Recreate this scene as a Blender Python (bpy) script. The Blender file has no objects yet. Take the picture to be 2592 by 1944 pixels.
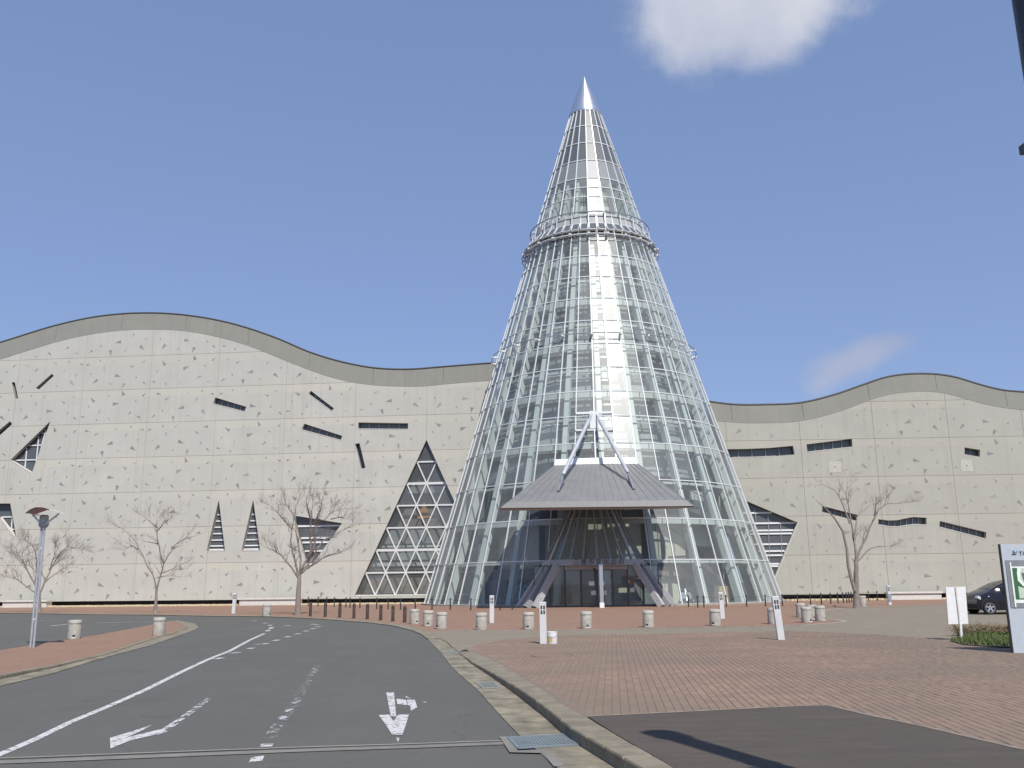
import bpy, bmesh, math, random
import numpy as np
from mathutils import Vector, Matrix, geometry
from math import sin, cos, pi, radians

# ------------------------------------------------------------------ camera, world, sun, exposure
scene = bpy.context.scene
col = scene.collection
PW, PH, PF = 2592.0, 1944.0, 2300.0          # photo size and focal length in photo pixels
EYE = 1.6
PITCH = math.atan(508 / PF)
ROLL = radians(0.62)
FWD = Vector((0, cos(PITCH), sin(PITCH)))
_r0 = Vector((1, 0, 0)); _u0 = _r0.cross(FWD)
RIGHT = _r0 * cos(ROLL) - _u0 * sin(ROLL)
UP = _u0 * cos(ROLL) + _r0 * sin(ROLL)
CAM = Vector((0, 0, EYE))
cd = bpy.data.cameras.new('camera'); co = bpy.data.objects.new('camera', cd); col.objects.link(co)
cd.sensor_width = 36.0; cd.lens = PF / PW * 36.0; cd.clip_start = 0.1; cd.clip_end = 8000
m = Matrix.Identity(4)
for i in range(3):
    m[i][0] = RIGHT[i]; m[i][1] = UP[i]; m[i][2] = -FWD[i]; m[i][3] = CAM[i]
co.matrix_world = m
scene.camera = co

SUN_AZ, SUN_EL = radians(20.0), radians(51.0)   # azimuth measured from -Y (behind the camera) towards +X
SUN_DIR = Vector((sin(SUN_AZ) * cos(SUN_EL), -cos(SUN_AZ) * cos(SUN_EL), sin(SUN_EL)))
ld = bpy.data.lights.new('sun', 'SUN'); ld.energy = 4.2; ld.angle = radians(0.53); ld.color = (1.0, 0.955, 0.88)
lo = bpy.data.objects.new('sun', ld); col.objects.link(lo)
lo.rotation_euler = (-SUN_DIR).to_track_quat('-Z', 'Y').to_euler()
lo.location = SUN_DIR * 200

world = bpy.data.worlds.new('World'); scene.world = world; world.use_nodes = True
wn = world.node_tree; wn.nodes.clear()
def WN(t, **k):
    n = wn.nodes.new(t)
    for a, b in k.items(): setattr(n, a, b)
    return n
sky = WN('ShaderNodeTexSky', sky_type='NISHITA', sun_disc=False)
sky.sun_elevation = SUN_EL
sky.sun_rotation = math.atan2(SUN_DIR.x, SUN_DIR.y)
sky.altitude = 0; sky.air_density = 1.0; sky.dust_density = 0.3; sky.ozone_density = 3.0
bg = WN('ShaderNodeBackground'); bg.inputs[1].default_value = 0.1
wout = WN('ShaderNodeOutputWorld')
# two small clouds, shaped by noise round a direction in the sky
tc = WN('ShaderNodeTexCoord')
def pix_dir(px, py):
    d = FWD + RIGHT * ((px - PW / 2) / PF) - UP * ((py - PH / 2) / PF)
    return d.normalized()
def cloud(cur, cpx, ax, ay, seed, dens, tint, tilt=0.0, nscale=9.0):
    """ellipsoidal tuft of cloud: ax, ay half sizes (radians-ish), noise eats into its edge"""
    c = pix_dir(*cpx)
    r = Vector((c.y, -c.x, 0)).normalized(); u = r.cross(c)
    r, u = r * cos(tilt) + u * sin(tilt), u * cos(tilt) - r * sin(tilt)
    def dot(v, off):
        d = WN('ShaderNodeVectorMath', operation='DOT_PRODUCT'); wn.links.new(tc.outputs['Generated'], d.inputs[0]); d.inputs[1].default_value = v
        s = WN('ShaderNodeMath', operation='MULTIPLY'); wn.links.new(d.outputs['Value'], s.inputs[0]); s.inputs[1].default_value = off
        return s
    a = dot(r, 1 / ax); b = dot(u, 1 / ay); f = dot(c, 1.0)
    cb = WN('ShaderNodeCombineXYZ'); wn.links.new(a.outputs[0], cb.inputs[0]); wn.links.new(b.outputs[0], cb.inputs[1])
    ln = WN('ShaderNodeVectorMath', operation='LENGTH'); wn.links.new(cb.outputs[0], ln.inputs[0])
    nz = WN('ShaderNodeTexNoise'); nz.inputs['Scale'].default_value = nscale; nz.inputs['Detail'].default_value = 7; nz.inputs['Roughness'].default_value = 0.55
    mp = WN('ShaderNodeVectorMath', operation='ADD'); wn.links.new(tc.outputs['Generated'], mp.inputs[0]); mp.inputs[1].default_value = (seed, seed * .7, 0)
    wn.links.new(mp.outputs[0], nz.inputs['Vector'])
    k = WN('ShaderNodeMath', operation='MULTIPLY_ADD'); wn.links.new(nz.outputs['Fac'], k.inputs[0]); k.inputs[1].default_value = 1.5; wn.links.new(ln.outputs['Value'], k.inputs[2])
    rm = WN('ShaderNodeMapRange'); rm.interpolation_type = 'SMOOTHSTEP'
    wn.links.new(k.outputs[0], rm.inputs[0]); rm.inputs[1].default_value = 1.78; rm.inputs[2].default_value = 1.18
    rm.inputs[3].default_value = 0; rm.inputs[4].default_value = dens
    # only the half of the sky the cloud is in
    g = WN('ShaderNodeMath', operation='GREATER_THAN'); wn.links.new(f.outputs[0], g.inputs[0]); g.inputs[1].default_value = 0.5
    mu = WN('ShaderNodeMath', operation='MULTIPLY'); wn.links.new(rm.outputs[0], mu.inputs[0]); wn.links.new(g.outputs[0], mu.inputs[1])
    mx = WN('ShaderNodeMix', data_type='RGBA'); wn.links.new(mu.outputs[0], mx.inputs[0]); wn.links.new(cur, mx.inputs[6]); 
    n2 = WN('ShaderNodeTexNoise'); n2.inputs['Scale'].default_value = nscale * .55; n2.inputs['Detail'].default_value = 5; wn.links.new(mp.outputs[0], n2.inputs['Vector'])
    r2 = WN('ShaderNodeMapRange'); wn.links.new(n2.outputs['Fac'], r2.inputs[0]); r2.inputs[1].default_value = .35; r2.inputs[2].default_value = .65
    ct = WN('ShaderNodeMix', data_type='RGBA'); wn.links.new(r2.outputs[0], ct.inputs[0]); ct.inputs[6].default_value = tint; ct.inputs[7].default_value = (tint[0] * .62, tint[1] * .68, tint[2] * .80, 1)
    wn.links.new(ct.outputs[2], mx.inputs[7])
    return mx.outputs[2]
# the camera's flat rendering of a clear spring sky: even contrast and a violet-blue balance over the whole dome
gm = WN('ShaderNodeGamma'); gm.inputs['Gamma'].default_value = 0.41; wn.links.new(sky.outputs[0], gm.inputs['Color'])
tn = WN('ShaderNodeMix', data_type='RGBA', blend_type='MULTIPLY'); tn.inputs[0].default_value = 1.0; tn.clamp_result = False
wn.links.new(gm.outputs[0], tn.inputs[6]); tn.inputs[7].default_value = (1.73, 2.08, 2.96, 1)
cur = tn.outputs[2]
cur = cloud(cur, (1895, 8), 0.138, 0.068, 5.3, 0.95, (6.3, 6.4, 7.0, 1), tilt=0.10)
cur = cloud(cur, (2178, 905), 0.068, 0.026, 7.7, 0.50, (4.9, 4.8, 5.4, 1), tilt=0.36, nscale=16)
wn.links.new(cur, bg.inputs[0]); wn.links.new(bg.outputs[0], wout.inputs[0])

scene.view_settings.view_transform = 'Standard'; scene.view_settings.look = 'None'
scene.view_settings.gamma = 1.0; scene.view_settings.use_curve_mapping = False
scene.view_settings.exposure = 0.2
cy = scene.cycles
cy.max_bounces = 7; cy.diffuse_bounces = 3; cy.glossy_bounces = 4; cy.transmission_bounces = 4; cy.transparent_max_bounces = 20
cy.caustics_reflective = False; cy.caustics_refractive = False; cy.use_denoising = True
cy.sample_clamp_indirect = 4.0

# ------------------------------------------------------------------ terrain and measuring helpers
def sst(a, b, x):
    t = min(1, max(0, (x - a) / (b - a))); return t * t * (3 - 2 * t)
def z_plaza(x, y): return 0.2 * sst(32, 58, y)
def z_road(x, y): return z_plaza(x, y) - 0.13 * (1 - sst(12, 24, y))
def pray(px, py):
    return FWD + RIGHT * ((px - PW / 2) / PF) - UP * ((py - PH / 2) / PF)
def gp(px, py, zf=z_plaza):
    """point of the ground seen at a photo position (measured once, a place in the world)"""
    d = pray(px, py); z = 0.0
    for _ in range(25):
        t = (z - EYE) / d.z; p = CAM + d * t; z = zf(p.x, p.y)
    return Vector((p.x, p.y, z))
def atY(px, py, Y):
    d = pray(px, py); return CAM + d * (Y / d.y)
def zoomf(x0, y0, s):
    return lambda p: (x0 + p[0] * s, y0 + p[1] * s)

# ------------------------------------------------------------------ materials
MATS = {}
def NN(nt, t, **k):
    n = nt.nodes.new(t)
    for a, b in k.items(): setattr(n, a, b)
    return n
def new_mat(name):
    mt = bpy.data.materials.new(name); mt.use_nodes = True; nt = mt.node_tree
    b = nt.nodes['Principled BSDF']; MATS[name] = mt
    return mt, nt, b
def mixc(nt, fac, a, b, mode='MIX'):
    n = NN(nt, 'ShaderNodeMix', data_type='RGBA', blend_type=mode)
    for sock, v in ((n.inputs[0], fac), (n.inputs[6], a), (n.inputs[7], b)):
        if hasattr(v, 'is_linked') or hasattr(v, 'links'): nt.links.new(v, sock)
        elif isinstance(v, (int, float)): sock.default_value = v
        else: sock.default_value = (*v, 1) if len(v) == 3 else v
    return n.outputs[2]
def noise(nt, scale, detail=4, rough=0.55, vec=None, dist=0.0):
    n = NN(nt, 'ShaderNodeTexNoise'); n.inputs['Scale'].default_value = scale; n.inputs['Detail'].default_value = detail
    n.inputs['Roughness'].default_value = rough; n.inputs['Distortion'].default_value = dist
    if vec is not None: nt.links.new(vec, n.inputs['Vector'])
    return n.outputs['Fac']
def wpos(nt, scale=(1, 1, 1)):
    g = NN(nt, 'ShaderNodeNewGeometry'); mp = NN(nt, 'ShaderNodeMapping'); mp.inputs['Scale'].default_value = scale
    nt.links.new(g.outputs['Position'], mp.inputs['Vector']); return mp.outputs[0]
def ramp(nt, fac, lo, hi, a=0.0, b=1.0):
    r = NN(nt, 'ShaderNodeMapRange'); nt.links.new(fac, r.inputs[0])
    r.inputs[1].default_value = lo; r.inputs[2].default_value = hi; r.inputs[3].default_value = a; r.inputs[4].default_value = b
    return r.outputs[0]
def math_(nt, op, a, b=None, c=None):
    n = NN(nt, 'ShaderNodeMath', operation=op)
    for i, v in enumerate((a, b, c)):
        if v is None: continue
        if isinstance(v, (int, float)): n.inputs[i].default_value = v
        else: nt.links.new(v, n.inputs[i])
    return n.outputs[0]
def bump(nt, b, h, dist=0.01, strength=0.5):
    n = NN(nt, 'ShaderNodeBump'); n.inputs['Distance'].default_value = dist; n.inputs['Strength'].default_value = strength
    nt.links.new(h, n.inputs['Height']); nt.links.new(n.outputs[0], b.inputs['Normal'])
def simple(name, c, rough=0.6, metal=0.0, var=0.12, scale=6.0, bmp=0.0, spec=0.5):
    mt, nt, b = new_mat(name)
    w = wpos(nt); n1 = noise(nt, scale, 5, 0.6, w)
    f = ramp(nt, n1, 0.3, 0.7)
    nt.links.new(mixc(nt, f, tuple(x * (1 - var) for x in c), tuple(min(1, x * (1 + var)) for x in c)), b.inputs['Base Color'])
    b.inputs['Roughness'].default_value = rough; b.inputs['Metallic'].default_value = metal
    b.inputs['Specular IOR Level'].default_value = spec
    if bmp: bump(nt, b, n1, bmp, 0.6)
    return mt

def concrete_wall(name, base, h0, course=3.0):
    """cast concrete: pour bands, blotches, runs down the face"""
    mt, nt, b = new_mat(name)
    w = wpos(nt)
    blot = ramp(nt, noise(nt, 0.55, 6, 0.62, w), 0.3, 0.72)
    fine = ramp(nt, noise(nt, 9.0, 5, 0.7, w), 0.3, 0.7)
    runs = ramp(nt, noise(nt, 1.0, 5, 0.65, wpos(nt, (2.6, 2.6, 0.07))), 0.50, 0.72)
    horiz = ramp(nt, noise(nt, 1.0, 4, 0.6, wpos(nt, (0.12, 0.12, 1.6))), 0.35, 0.7)
    oi = NN(nt, 'ShaderNodeObjectInfo')
    sp = NN(nt, 'ShaderNodeSeparateXYZ'); g = NN(nt, 'ShaderNodeNewGeometry'); nt.links.new(g.outputs['Position'], sp.inputs[0])
    zz = math_(nt, 'FRACT', math_(nt, 'DIVIDE', math_(nt, 'SUBTRACT', sp.outputs[2], h0), course))
    band = ramp(nt, zz, 0.775, 0.795)
    c = mixc(nt, blot, (base[0] * .87, base[1] * .88, base[2] * .90), tuple(x * 1.08 for x in base))
    big = ramp(nt, noise(nt, 0.16, 4, 0.6, w), 0.38, 0.64); c = mixc(nt, math_(nt, 'MULTIPLY', big, 0.35), c, (base[0] * .86, base[1] * .87, base[2] * .86))
    c = mixc(nt, math_(nt, 'MULTIPLY', fine, 0.30), c, tuple(x * 0.84 for x in base))
    c = mixc(nt, math_(nt, 'MULTIPLY', runs, 0.55), c, (base[0] * .74, base[1] * .73, base[2] * .70))
    c = mixc(nt, math_(nt, 'MULTIPLY', horiz, 0.20), c, (base[0] * .88, base[1] * .89, base[2] * .90))
    c = mixc(nt, math_(nt, 'MULTIPLY', band, 0.45), c, (base[0] * 1.07, base[1] * 1.03, base[2] * .97))
    c = mixc(nt, math_(nt, 'MULTIPLY', oi.outputs['Random'], 0.55), c, (base[0] * .90, base[1] * .905, base[2] * .91))
    nt.links.new(c, b.inputs['Base Color']); b.inputs['Roughness'].default_value = 0.85
    b.inputs['Specular IOR Level'].default_value = 0.25
    bump(nt, b, noise(nt, 22, 5, 0.7, w), 0.006, 0.5)
    return mt
concrete_wall('wall_concrete', (0.527, 0.514, 0.462), 0.62)
concrete_wall('wall_concrete_b', (0.445, 0.434, 0.380), 0.62)
concrete_wall('fascia_concrete', (0.272, 0.268, 0.236), 0.1, 40)
simple('joint_dark', (0.33, 0.32, 0.29), 0.9)
simple('inlay_dark', (0.255, 0.242, 0.235), 0.8, var=0.2, scale=3)
simple('inlay_mid', (0.325, 0.31, 0.30), 0.8, var=0.2, scale=3)
simple('inlay_light', (0.40, 0.385, 0.365), 0.8, var=0.2, scale=3)
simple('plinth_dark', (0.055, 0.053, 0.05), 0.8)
simple('coping', (0.10, 0.095, 0.09), 0.5, 0.3)
simple('hatch', (0.47, 0.46, 0.40), 0.7)
simple('alu_white', (0.78, 0.79, 0.80), 0.35, 0.0, 0.04)
simple('mullion_alu', (0.76, 0.77, 0.77), 0.34, 0.2, 0.04)
simple('alu', (0.62, 0.64, 0.66), 0.32, 0.85, 0.05)
simple('steel_cap', (0.74, 0.75, 0.77), 0.28, 0.9, 0.04, 1.5)
simple('steel_grey', (0.36, 0.38, 0.42), 0.45, 0.5, 0.08)
simple('steel_dark', (0.09, 0.09, 0.095), 0.5, 0.4)
simple('frame_dark', (0.035, 0.037, 0.04), 0.5)
simple('black_paint', (0.022, 0.021, 0.021), 0.45)
simple('post_brown', (0.060, 0.040, 0.034), 0.6)
simple('white_paint', (0.78, 0.78, 0.78), 0.4, 0, 0.04)
simple('white_column', (0.66, 0.67, 0.65), 0.5, 0, 0.05)
simple('interior_panel', (0.58, 0.59, 0.58), 0.6, 0, 0.06)
simple('interior_dark', (0.13, 0.135, 0.14), 0.6)
simple('interior_beige', (0.62, 0.59, 0.49), 0.7)
simple('soffit_pale', (0.42, 0.42, 0.42), 0.6)
simple('interior_brown', (0.30, 0.235, 0.195), 0.7)
simple('interior_blue', (0.26, 0.30, 0.34), 0.7)
simple('stair_brown', (0.20, 0.15, 0.14), 0.6)
simple('orange_panel', (0.62, 0.34, 0.12), 0.6)
simple('wood_box', (0.55, 0.38, 0.18), 0.6)
simple('pane_opaque', (0.20, 0.215, 0.225), 0.42, 0, 0.05)
simple('inner_glazing', (0.27, 0.29, 0.30), 0.3, 0, 0.2, 0.6)
simple('inner_panel', (0.34, 0.355, 0.35), 0.6, 0, 0.12, 0.7)
simple('canopy_metal', (0.205, 0.203, 0.203), 0.5, 0.1, 0.10, 0.9)
simple('canopy_fascia', (0.16, 0.157, 0.158), 0.5, 0.1)
simple('pier_metal', (0.41, 0.405, 0.41), 0.5, 0.0)
simple('pier_dark', (0.29, 0.29, 0.30), 0.5, 0.0)
simple('letters', (0.06, 0.055, 0.05), 0.6)
simple('drum_concrete', (0.43, 0.41, 0.36), 0.85, 0, 0.22, 7, 0.004)
simple('bench_white', (0.62, 0.60, 0.55), 0.8)
simple('bark', (0.235, 0.20, 0.175), 0.9, 0, 0.3, 14, 0.01)
simple('twig', (0.23, 0.175, 0.155), 0.9, 0, 0.25, 9)
simple('lattice_grey', (0.66, 0.66, 0.65), 0.5)
simple('rod_grey', (0.46, 0.47, 0.50), 0.5, 0.1)
simple('lamp_steel', (0.42, 0.44, 0.47), 0.4, 0.3)
simple('pillar_white', (0.58, 0.585, 0.59), 0.5, 0, 0.07)
simple('lamp_hood', (0.085, 0.04, 0.035), 0.45)
simple('rust', (0.20, 0.125, 0.08), 0.8)
simple('can_white', (0.74, 0.73, 0.74), 0.4)
simple('can_label', (0.55, 0.42, 0.15), 0.5)
simple('board_grey', (0.47, 0.52, 0.57), 0.4, 0.1, 0.04)
simple('board_mid', (0.21, 0.225, 0.245), 0.5)
simple('map_green', (0.035, 0.13, 0.055), 0.6)
simple('map_pale', (0.48, 0.58, 0.47), 0.6)
simple('map_white', (0.76, 0.80, 0.76), 0.6)
simple('map_grey', (0.12, 0.125, 0.13), 0.6)
simple('map_blue', (0.25, 0.47, 0.60), 0.6)
simple('print_dark', (0.05, 0.055, 0.07), 0.6)
simple('logo_blue', (0.10, 0.36, 0.66), 0.6)
simple('tyre', (0.018, 0.018, 0.018), 0.85)
simple('rim', (0.56, 0.57, 0.58), 0.3, 0.8)
simple('lamp_glass', (0.55, 0.56, 0.58), 0.15)
simple('soil', (0.08, 0.06, 0.045), 0.95)
simple('stone_gold', (0.52, 0.44, 0.29), 0.9, 0, 0.25, 20, 0.01)
simple('kerb', (0.205, 0.176, 0.128), 0.9, 0, 0.30, 2.2, 0.004)
simple('gutter', (0.215, 0.188, 0.135), 0.9, 0, 0.45, 2.6, 0.004)
simple('edging', (0.33, 0.31, 0.27), 0.9, 0, 0.2, 3)
simple('grate', (0.22, 0.265, 0.285), 0.55, 0.2)
simple('grate_pale', (0.27, 0.28, 0.26), 0.6, 0.1)
simple('patch_edge', (0.23, 0.188, 0.148), 0.9, 0, 0.3, 5)
simple('grate_pit', (0.02, 0.02, 0.02), 0.9)
simple('concrete_strip', (0.20, 0.19, 0.17), 0.9, 0, 0.2, 3)

mt, nt, b = new_mat('car_paint'); b.inputs['Base Color'].default_value = (0.006, 0.006, 0.013, 1); b.inputs['Roughness'].default_value = 0.25
b.inputs['Coat Weight'].default_value = 0.35; b.inputs['Coat Roughness'].default_value = 0.04
mt, nt, b = new_mat('car_glass'); b.inputs['Base Color'].default_value = (0.012, 0.016, 0.018, 1); b.inputs['Roughness'].default_value = 0.03

# clear glazing: see-through with a Fresnel mirror, slightly green-grey
def glass(name, tint, ior=1.5, gain=1.25, base=0.05, rough=0.03):
    mt, nt, b = new_mat(name); nt.nodes.remove(b)
    out = nt.nodes['Material Output']
    tr = NN(nt, 'ShaderNodeBsdfTransparent'); tr.inputs[0].default_value = (*tint, 1)
    gl = NN(nt, 'ShaderNodeBsdfGlossy'); gl.inputs['Roughness'].default_value = rough; gl.inputs['Color'].default_value = (0.95, 0.97, 0.97, 1)
    # a thin pane mirrors alike from both sides: Schlick's curve on the unsigned angle
    ge = NN(nt, 'ShaderNodeNewGeometry'); dt = NN(nt, 'ShaderNodeVectorMath', operation='DOT_PRODUCT')
    nt.links.new(ge.outputs['Normal'], dt.inputs[0]); nt.links.new(ge.outputs['Incoming'], dt.inputs[1])
    sch = math_(nt, 'POWER', math_(nt, 'SUBTRACT', 1.0, math_(nt, 'ABSOLUTE', dt.outputs['Value'])), 4.2)
    f = math_(nt, 'MULTIPLY_ADD', sch, gain, base)
    w = wpos(nt)
    ob = NN(nt, 'ShaderNodeObjectInfo')
    f = math_(nt, 'MULTIPLY', f, math_(nt, 'MULTIPLY_ADD', ob.outputs['Random'], 0.7, 0.65))
    f2 = NN(nt, 'ShaderNodeClamp'); nt.links.new(f, f2.inputs[0])
    mx = NN(nt, 'ShaderNodeMixShader'); nt.links.new(f2.outputs[0], mx.inputs[0]); nt.links.new(tr.outputs[0], mx.inputs[1]); nt.links.new(gl.outputs[0], mx.inputs[2])
    # a film of dust, thickened so its pale colour paints haze over the glass
    df = NN(nt, 'ShaderNodeBsdfDiffuse'); df.inputs[0].default_value = (0.55, 0.58, 0.56, 1)
    m2 = NN(nt, 'ShaderNodeMixShader'); nt.links.new(math_(nt, 'MULTIPLY', math_(nt, 'MULTIPLY_ADD', noise(nt, 0.8, 4, 0.6, w), 0.14, 0.06), math_(nt, 'MULTIPLY_ADD', ob.outputs['Random'], 0.8, 0.6)), m2.inputs[0])
    nt.links.new(mx.outputs[0], m2.inputs[1]); nt.links.new(df.outputs[0], m2.inputs[2])
    nt.links.new(m2.outputs[0], out.inputs[0])
    return mt
glass('glass_clear', (0.80, 0.86, 0.845), 1.5, 0.80, 0.06, 0.37)
glass('glass_porch', (0.74, 0.81, 0.76), 1.5, 0.9, 0.08, 0.02)
glass('glass_window', (0.70, 0.72, 0.71), 1.5, 0.9, 0.07, 0.02)
mt, nt, b = new_mat('glass_dark'); b.inputs['Base Color'].default_value = (0.095, 0.106, 0.116, 1); b.inputs['Roughness'].default_value = 0.4
mt, nt, b = new_mat('glass_slit'); b.inputs['Base Color'].default_value = (0.105, 0.112, 0.118, 1); b.inputs['Roughness'].default_value = 0.12

def asphalt(name, c):
    mt, nt, b = new_mat(name); w = wpos(nt)
    f = ramp(nt, noise(nt, 90, 3, 0.7, w), 0.3, 0.7); g_ = ramp(nt, noise(nt, 0.35, 5, 0.6, w), 0.3, 0.7)
    s = ramp(nt, noise(nt, 1.2, 5, 0.65, wpos(nt, (0.6, 0.12, 1))), 0.4, 0.75)
    cc = mixc(nt, f, tuple(x * .72 for x in c), tuple(x * 1.28 for x in c))
    cc = mixc(nt, math_(nt, 'MULTIPLY', g_, 0.35), cc, tuple(x * 1.3 for x in c))
    cc = mixc(nt, math_(nt, 'MULTIPLY', s, 0.30), cc, tuple(x * .78 for x in c))
    sp_ = ramp(nt, noise(nt, 34, 4, 0.8, w), 0.60, 0.72); cc = mixc(nt, math_(nt, 'MULTIPLY', sp_, 0.45), cc, tuple(x * 1.7 for x in c))
    st_ = ramp(nt, noise(nt, 0.9, 6, 0.7, w, 0.6), 0.56, 0.68); cc = mixc(nt, math_(nt, 'MULTIPLY', st_, 0.28), cc, tuple(x * .62 for x in c))
    ck = NN(nt, 'ShaderNodeTexVoronoi', feature='DISTANCE_TO_EDGE'); ck.inputs['Scale'].default_value = 0.16
    dv = NN(nt, 'ShaderNodeVectorMath', operation='ADD'); nz_ = NN(nt, 'ShaderNodeTexNoise'); nz_.inputs['Scale'].default_value = 1.3; nz_.inputs['Detail'].default_value = 5; nt.links.new(w, nz_.inputs['Vector']); nt.links.new(nz_.outputs['Color'], dv.inputs[1]); nt.links.new(w, dv.inputs[0]); nt.links.new(dv.outputs[0], ck.inputs['Vector'])
    cc = mixc(nt, math_(nt, 'MULTIPLY', ramp(nt, ck.outputs['Distance'], 0.0, 0.0035, 1, 0), 0.28), cc, tuple(x * .45 for x in c))
    nt.links.new(cc, b.inputs['Base Color']); b.inputs['Roughness'].default_value = 0.88; b.inputs['Specular IOR Level'].default_value = 0.3
    bump(nt, b, noise(nt, 120, 2, 0.6, w), 0.006, 0.6)
asphalt('asphalt', (0.108, 0.106, 0.096))
asphalt('ground_far', (0.10, 0.10, 0.09))
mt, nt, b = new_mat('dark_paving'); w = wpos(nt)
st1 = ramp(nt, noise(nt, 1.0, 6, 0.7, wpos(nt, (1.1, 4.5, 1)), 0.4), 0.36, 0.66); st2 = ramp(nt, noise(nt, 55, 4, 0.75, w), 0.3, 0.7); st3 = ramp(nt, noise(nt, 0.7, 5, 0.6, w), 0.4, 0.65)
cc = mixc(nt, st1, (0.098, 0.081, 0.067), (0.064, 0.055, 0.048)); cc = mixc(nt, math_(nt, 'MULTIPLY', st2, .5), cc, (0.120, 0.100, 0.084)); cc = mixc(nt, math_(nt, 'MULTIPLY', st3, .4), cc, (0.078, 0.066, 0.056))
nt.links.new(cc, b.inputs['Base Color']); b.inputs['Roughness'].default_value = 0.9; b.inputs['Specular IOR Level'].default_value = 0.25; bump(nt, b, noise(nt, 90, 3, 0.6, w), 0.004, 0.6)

def paving(name, c1, c2, cm, rot):
    """brick paving seen from afar: brick pattern in the material"""
    mt, nt, b = new_mat(name)
    g = NN(nt, 'ShaderNodeNewGeometry'); mp = NN(nt, 'ShaderNodeMapping'); mp.inputs['Rotation'].default_value = (0, 0, rot)
    nt.links.new(g.outputs['Position'], mp.inputs['Vector'])
    bt = NN(nt, 'ShaderNodeTexBrick'); nt.links.new(mp.outputs[0], bt.inputs['Vector'])
    bt.inputs['Scale'].default_value = 1.0; bt.inputs['Brick Width'].default_value = 0.23; bt.inputs['Row Height'].default_value = 0.115
    bt.inputs['Mortar Size'].default_value = 0.006; bt.inputs['Color1'].default_value = (*c1, 1); bt.inputs['Color2'].default_value = (*c2, 1); bt.inputs['Mortar'].default_value = (*cm, 1)
    w = wpos(nt)
    f = ramp(nt, noise(nt, 0.5, 6, 0.65, w), 0.32, 0.72)
    cc = mixc(nt, math_(nt, 'MULTIPLY', f, 0.45), bt.outputs['Color'], tuple(x * .68 for x in c1))
    nt.links.new(cc, b.inputs['Base Color']); b.inputs['Roughness'].default_value = 0.9; b.inputs['Specular IOR Level'].default_value = 0.25
BR = radians(84)
paving('paving_red', (0.305, 0.190, 0.136), (0.262, 0.162, 0.116), (0.20, 0.135, 0.10), BR)
paving('paving_grey', (0.27, 0.232, 0.175), (0.235, 0.20, 0.155), (0.15, 0.13, 0.10), BR)
# single pavers: colour changes from brick to brick, moss and dirt in blotches
def paver_mat(name, c1, c2, dirt):
    mt, nt, b = new_mat(name)
    oi = NN(nt, 'ShaderNodeObjectInfo'); g = NN(nt, 'ShaderNodeNewGeometry')
    r = math_(nt, 'FRACT', math_(nt, 'ADD', oi.outputs['Random'], g.outputs['Random Per Island']))
    w = wpos(nt)
    f = ramp(nt, noise(nt, 0.45, 6, 0.65, w), 0.40, 0.66); f2 = ramp(nt, noise(nt, 30, 4, 0.65, w), 0.3, 0.7)
    streak = ramp(nt, noise(nt, 1.0, 5, 0.6, wpos(nt, (0.22, 0.7, 1))), 0.42, 0.68)
    cc = mixc(nt, r, c1, c2)
    cc = mixc(nt, math_(nt, 'MULTIPLY', f2, 0.28), cc, tuple(x * .62 for x in c1))
    cc = mixc(nt, math_(nt, 'MULTIPLY', f, 0.70), cc, dirt)
    cc = mixc(nt, math_(nt, 'MULTIPLY', streak, 0.65), cc, dirt)
    cc = mixc(nt, ramp(nt, noise(nt, 0.13, 3, 0.5, w), 0.42, 0.62, 0.0, 0.45), cc, (dirt[0] * .92, dirt[1] * 1.0, dirt[2] * 1.0))
    nt.links.new(cc, b.inputs['Base Color']); b.inputs['Roughness'].default_value = 0.9; b.inputs['Specular IOR Level'].default_value = 0.25
    bump(nt, b, noise(nt, 60, 3, 0.6, w), 0.004, 0.5)
paver_mat('paver', (0.325, 0.218, 0.163), (0.245, 0.165, 0.125), (0.192, 0.150, 0.114))
simple('joint_sand', (0.19, 0.148, 0.117), 0.95)

mt, nt, b = new_mat('road_paint'); w = wpos(nt)
b.inputs['Base Color'].default_value = (0.56, 0.55, 0.54, 1); b.inputs['Roughness'].default_value = 0.7
b.inputs['Alpha'].default_value = 1
nt.links.new(ramp(nt, noise(nt, 14, 6, 0.75, wpos(nt, (0.9, 0.9, 1))), 0.385, 0.47), b.inputs['Alpha'])
def worn(name, lo, hi, c=0.60):
    mt, nt, b = new_mat(name)
    b.inputs['Base Color'].default_value = (c, c, c, 1); b.inputs['Roughness'].default_value = 0.75
    nt.links.new(ramp(nt, noise(nt, 11, 6, 0.75, wpos(nt, (1, 0.5, 1))), lo, hi), b.inputs['Alpha'])
worn('road_paint_worn', 0.47, 0.56)
worn('road_paint_faint', 0.53, 0.66, 0.5)
mt, nt, b = new_mat('grass_blade'); oi = NN(nt, 'ShaderNodeNewGeometry')
nt.links.new(mixc(nt, oi.outputs['Random Per Island'], (0.065, 0.105, 0.022), (0.12, 0.15, 0.04)), b.inputs['Base Color']); b.inputs['Roughness'].default_value = 0.7
mt, nt, b = new_mat('shrub_leaf'); oi = NN(nt, 'ShaderNodeNewGeometry')
nt.links.new(mixc(nt, oi.outputs['Random Per Island'], (0.12, 0.125, 0.04), (0.22, 0.125, 0.075)), b.inputs['Base Color']); b.inputs['Roughness'].default_value = 0.7

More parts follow.
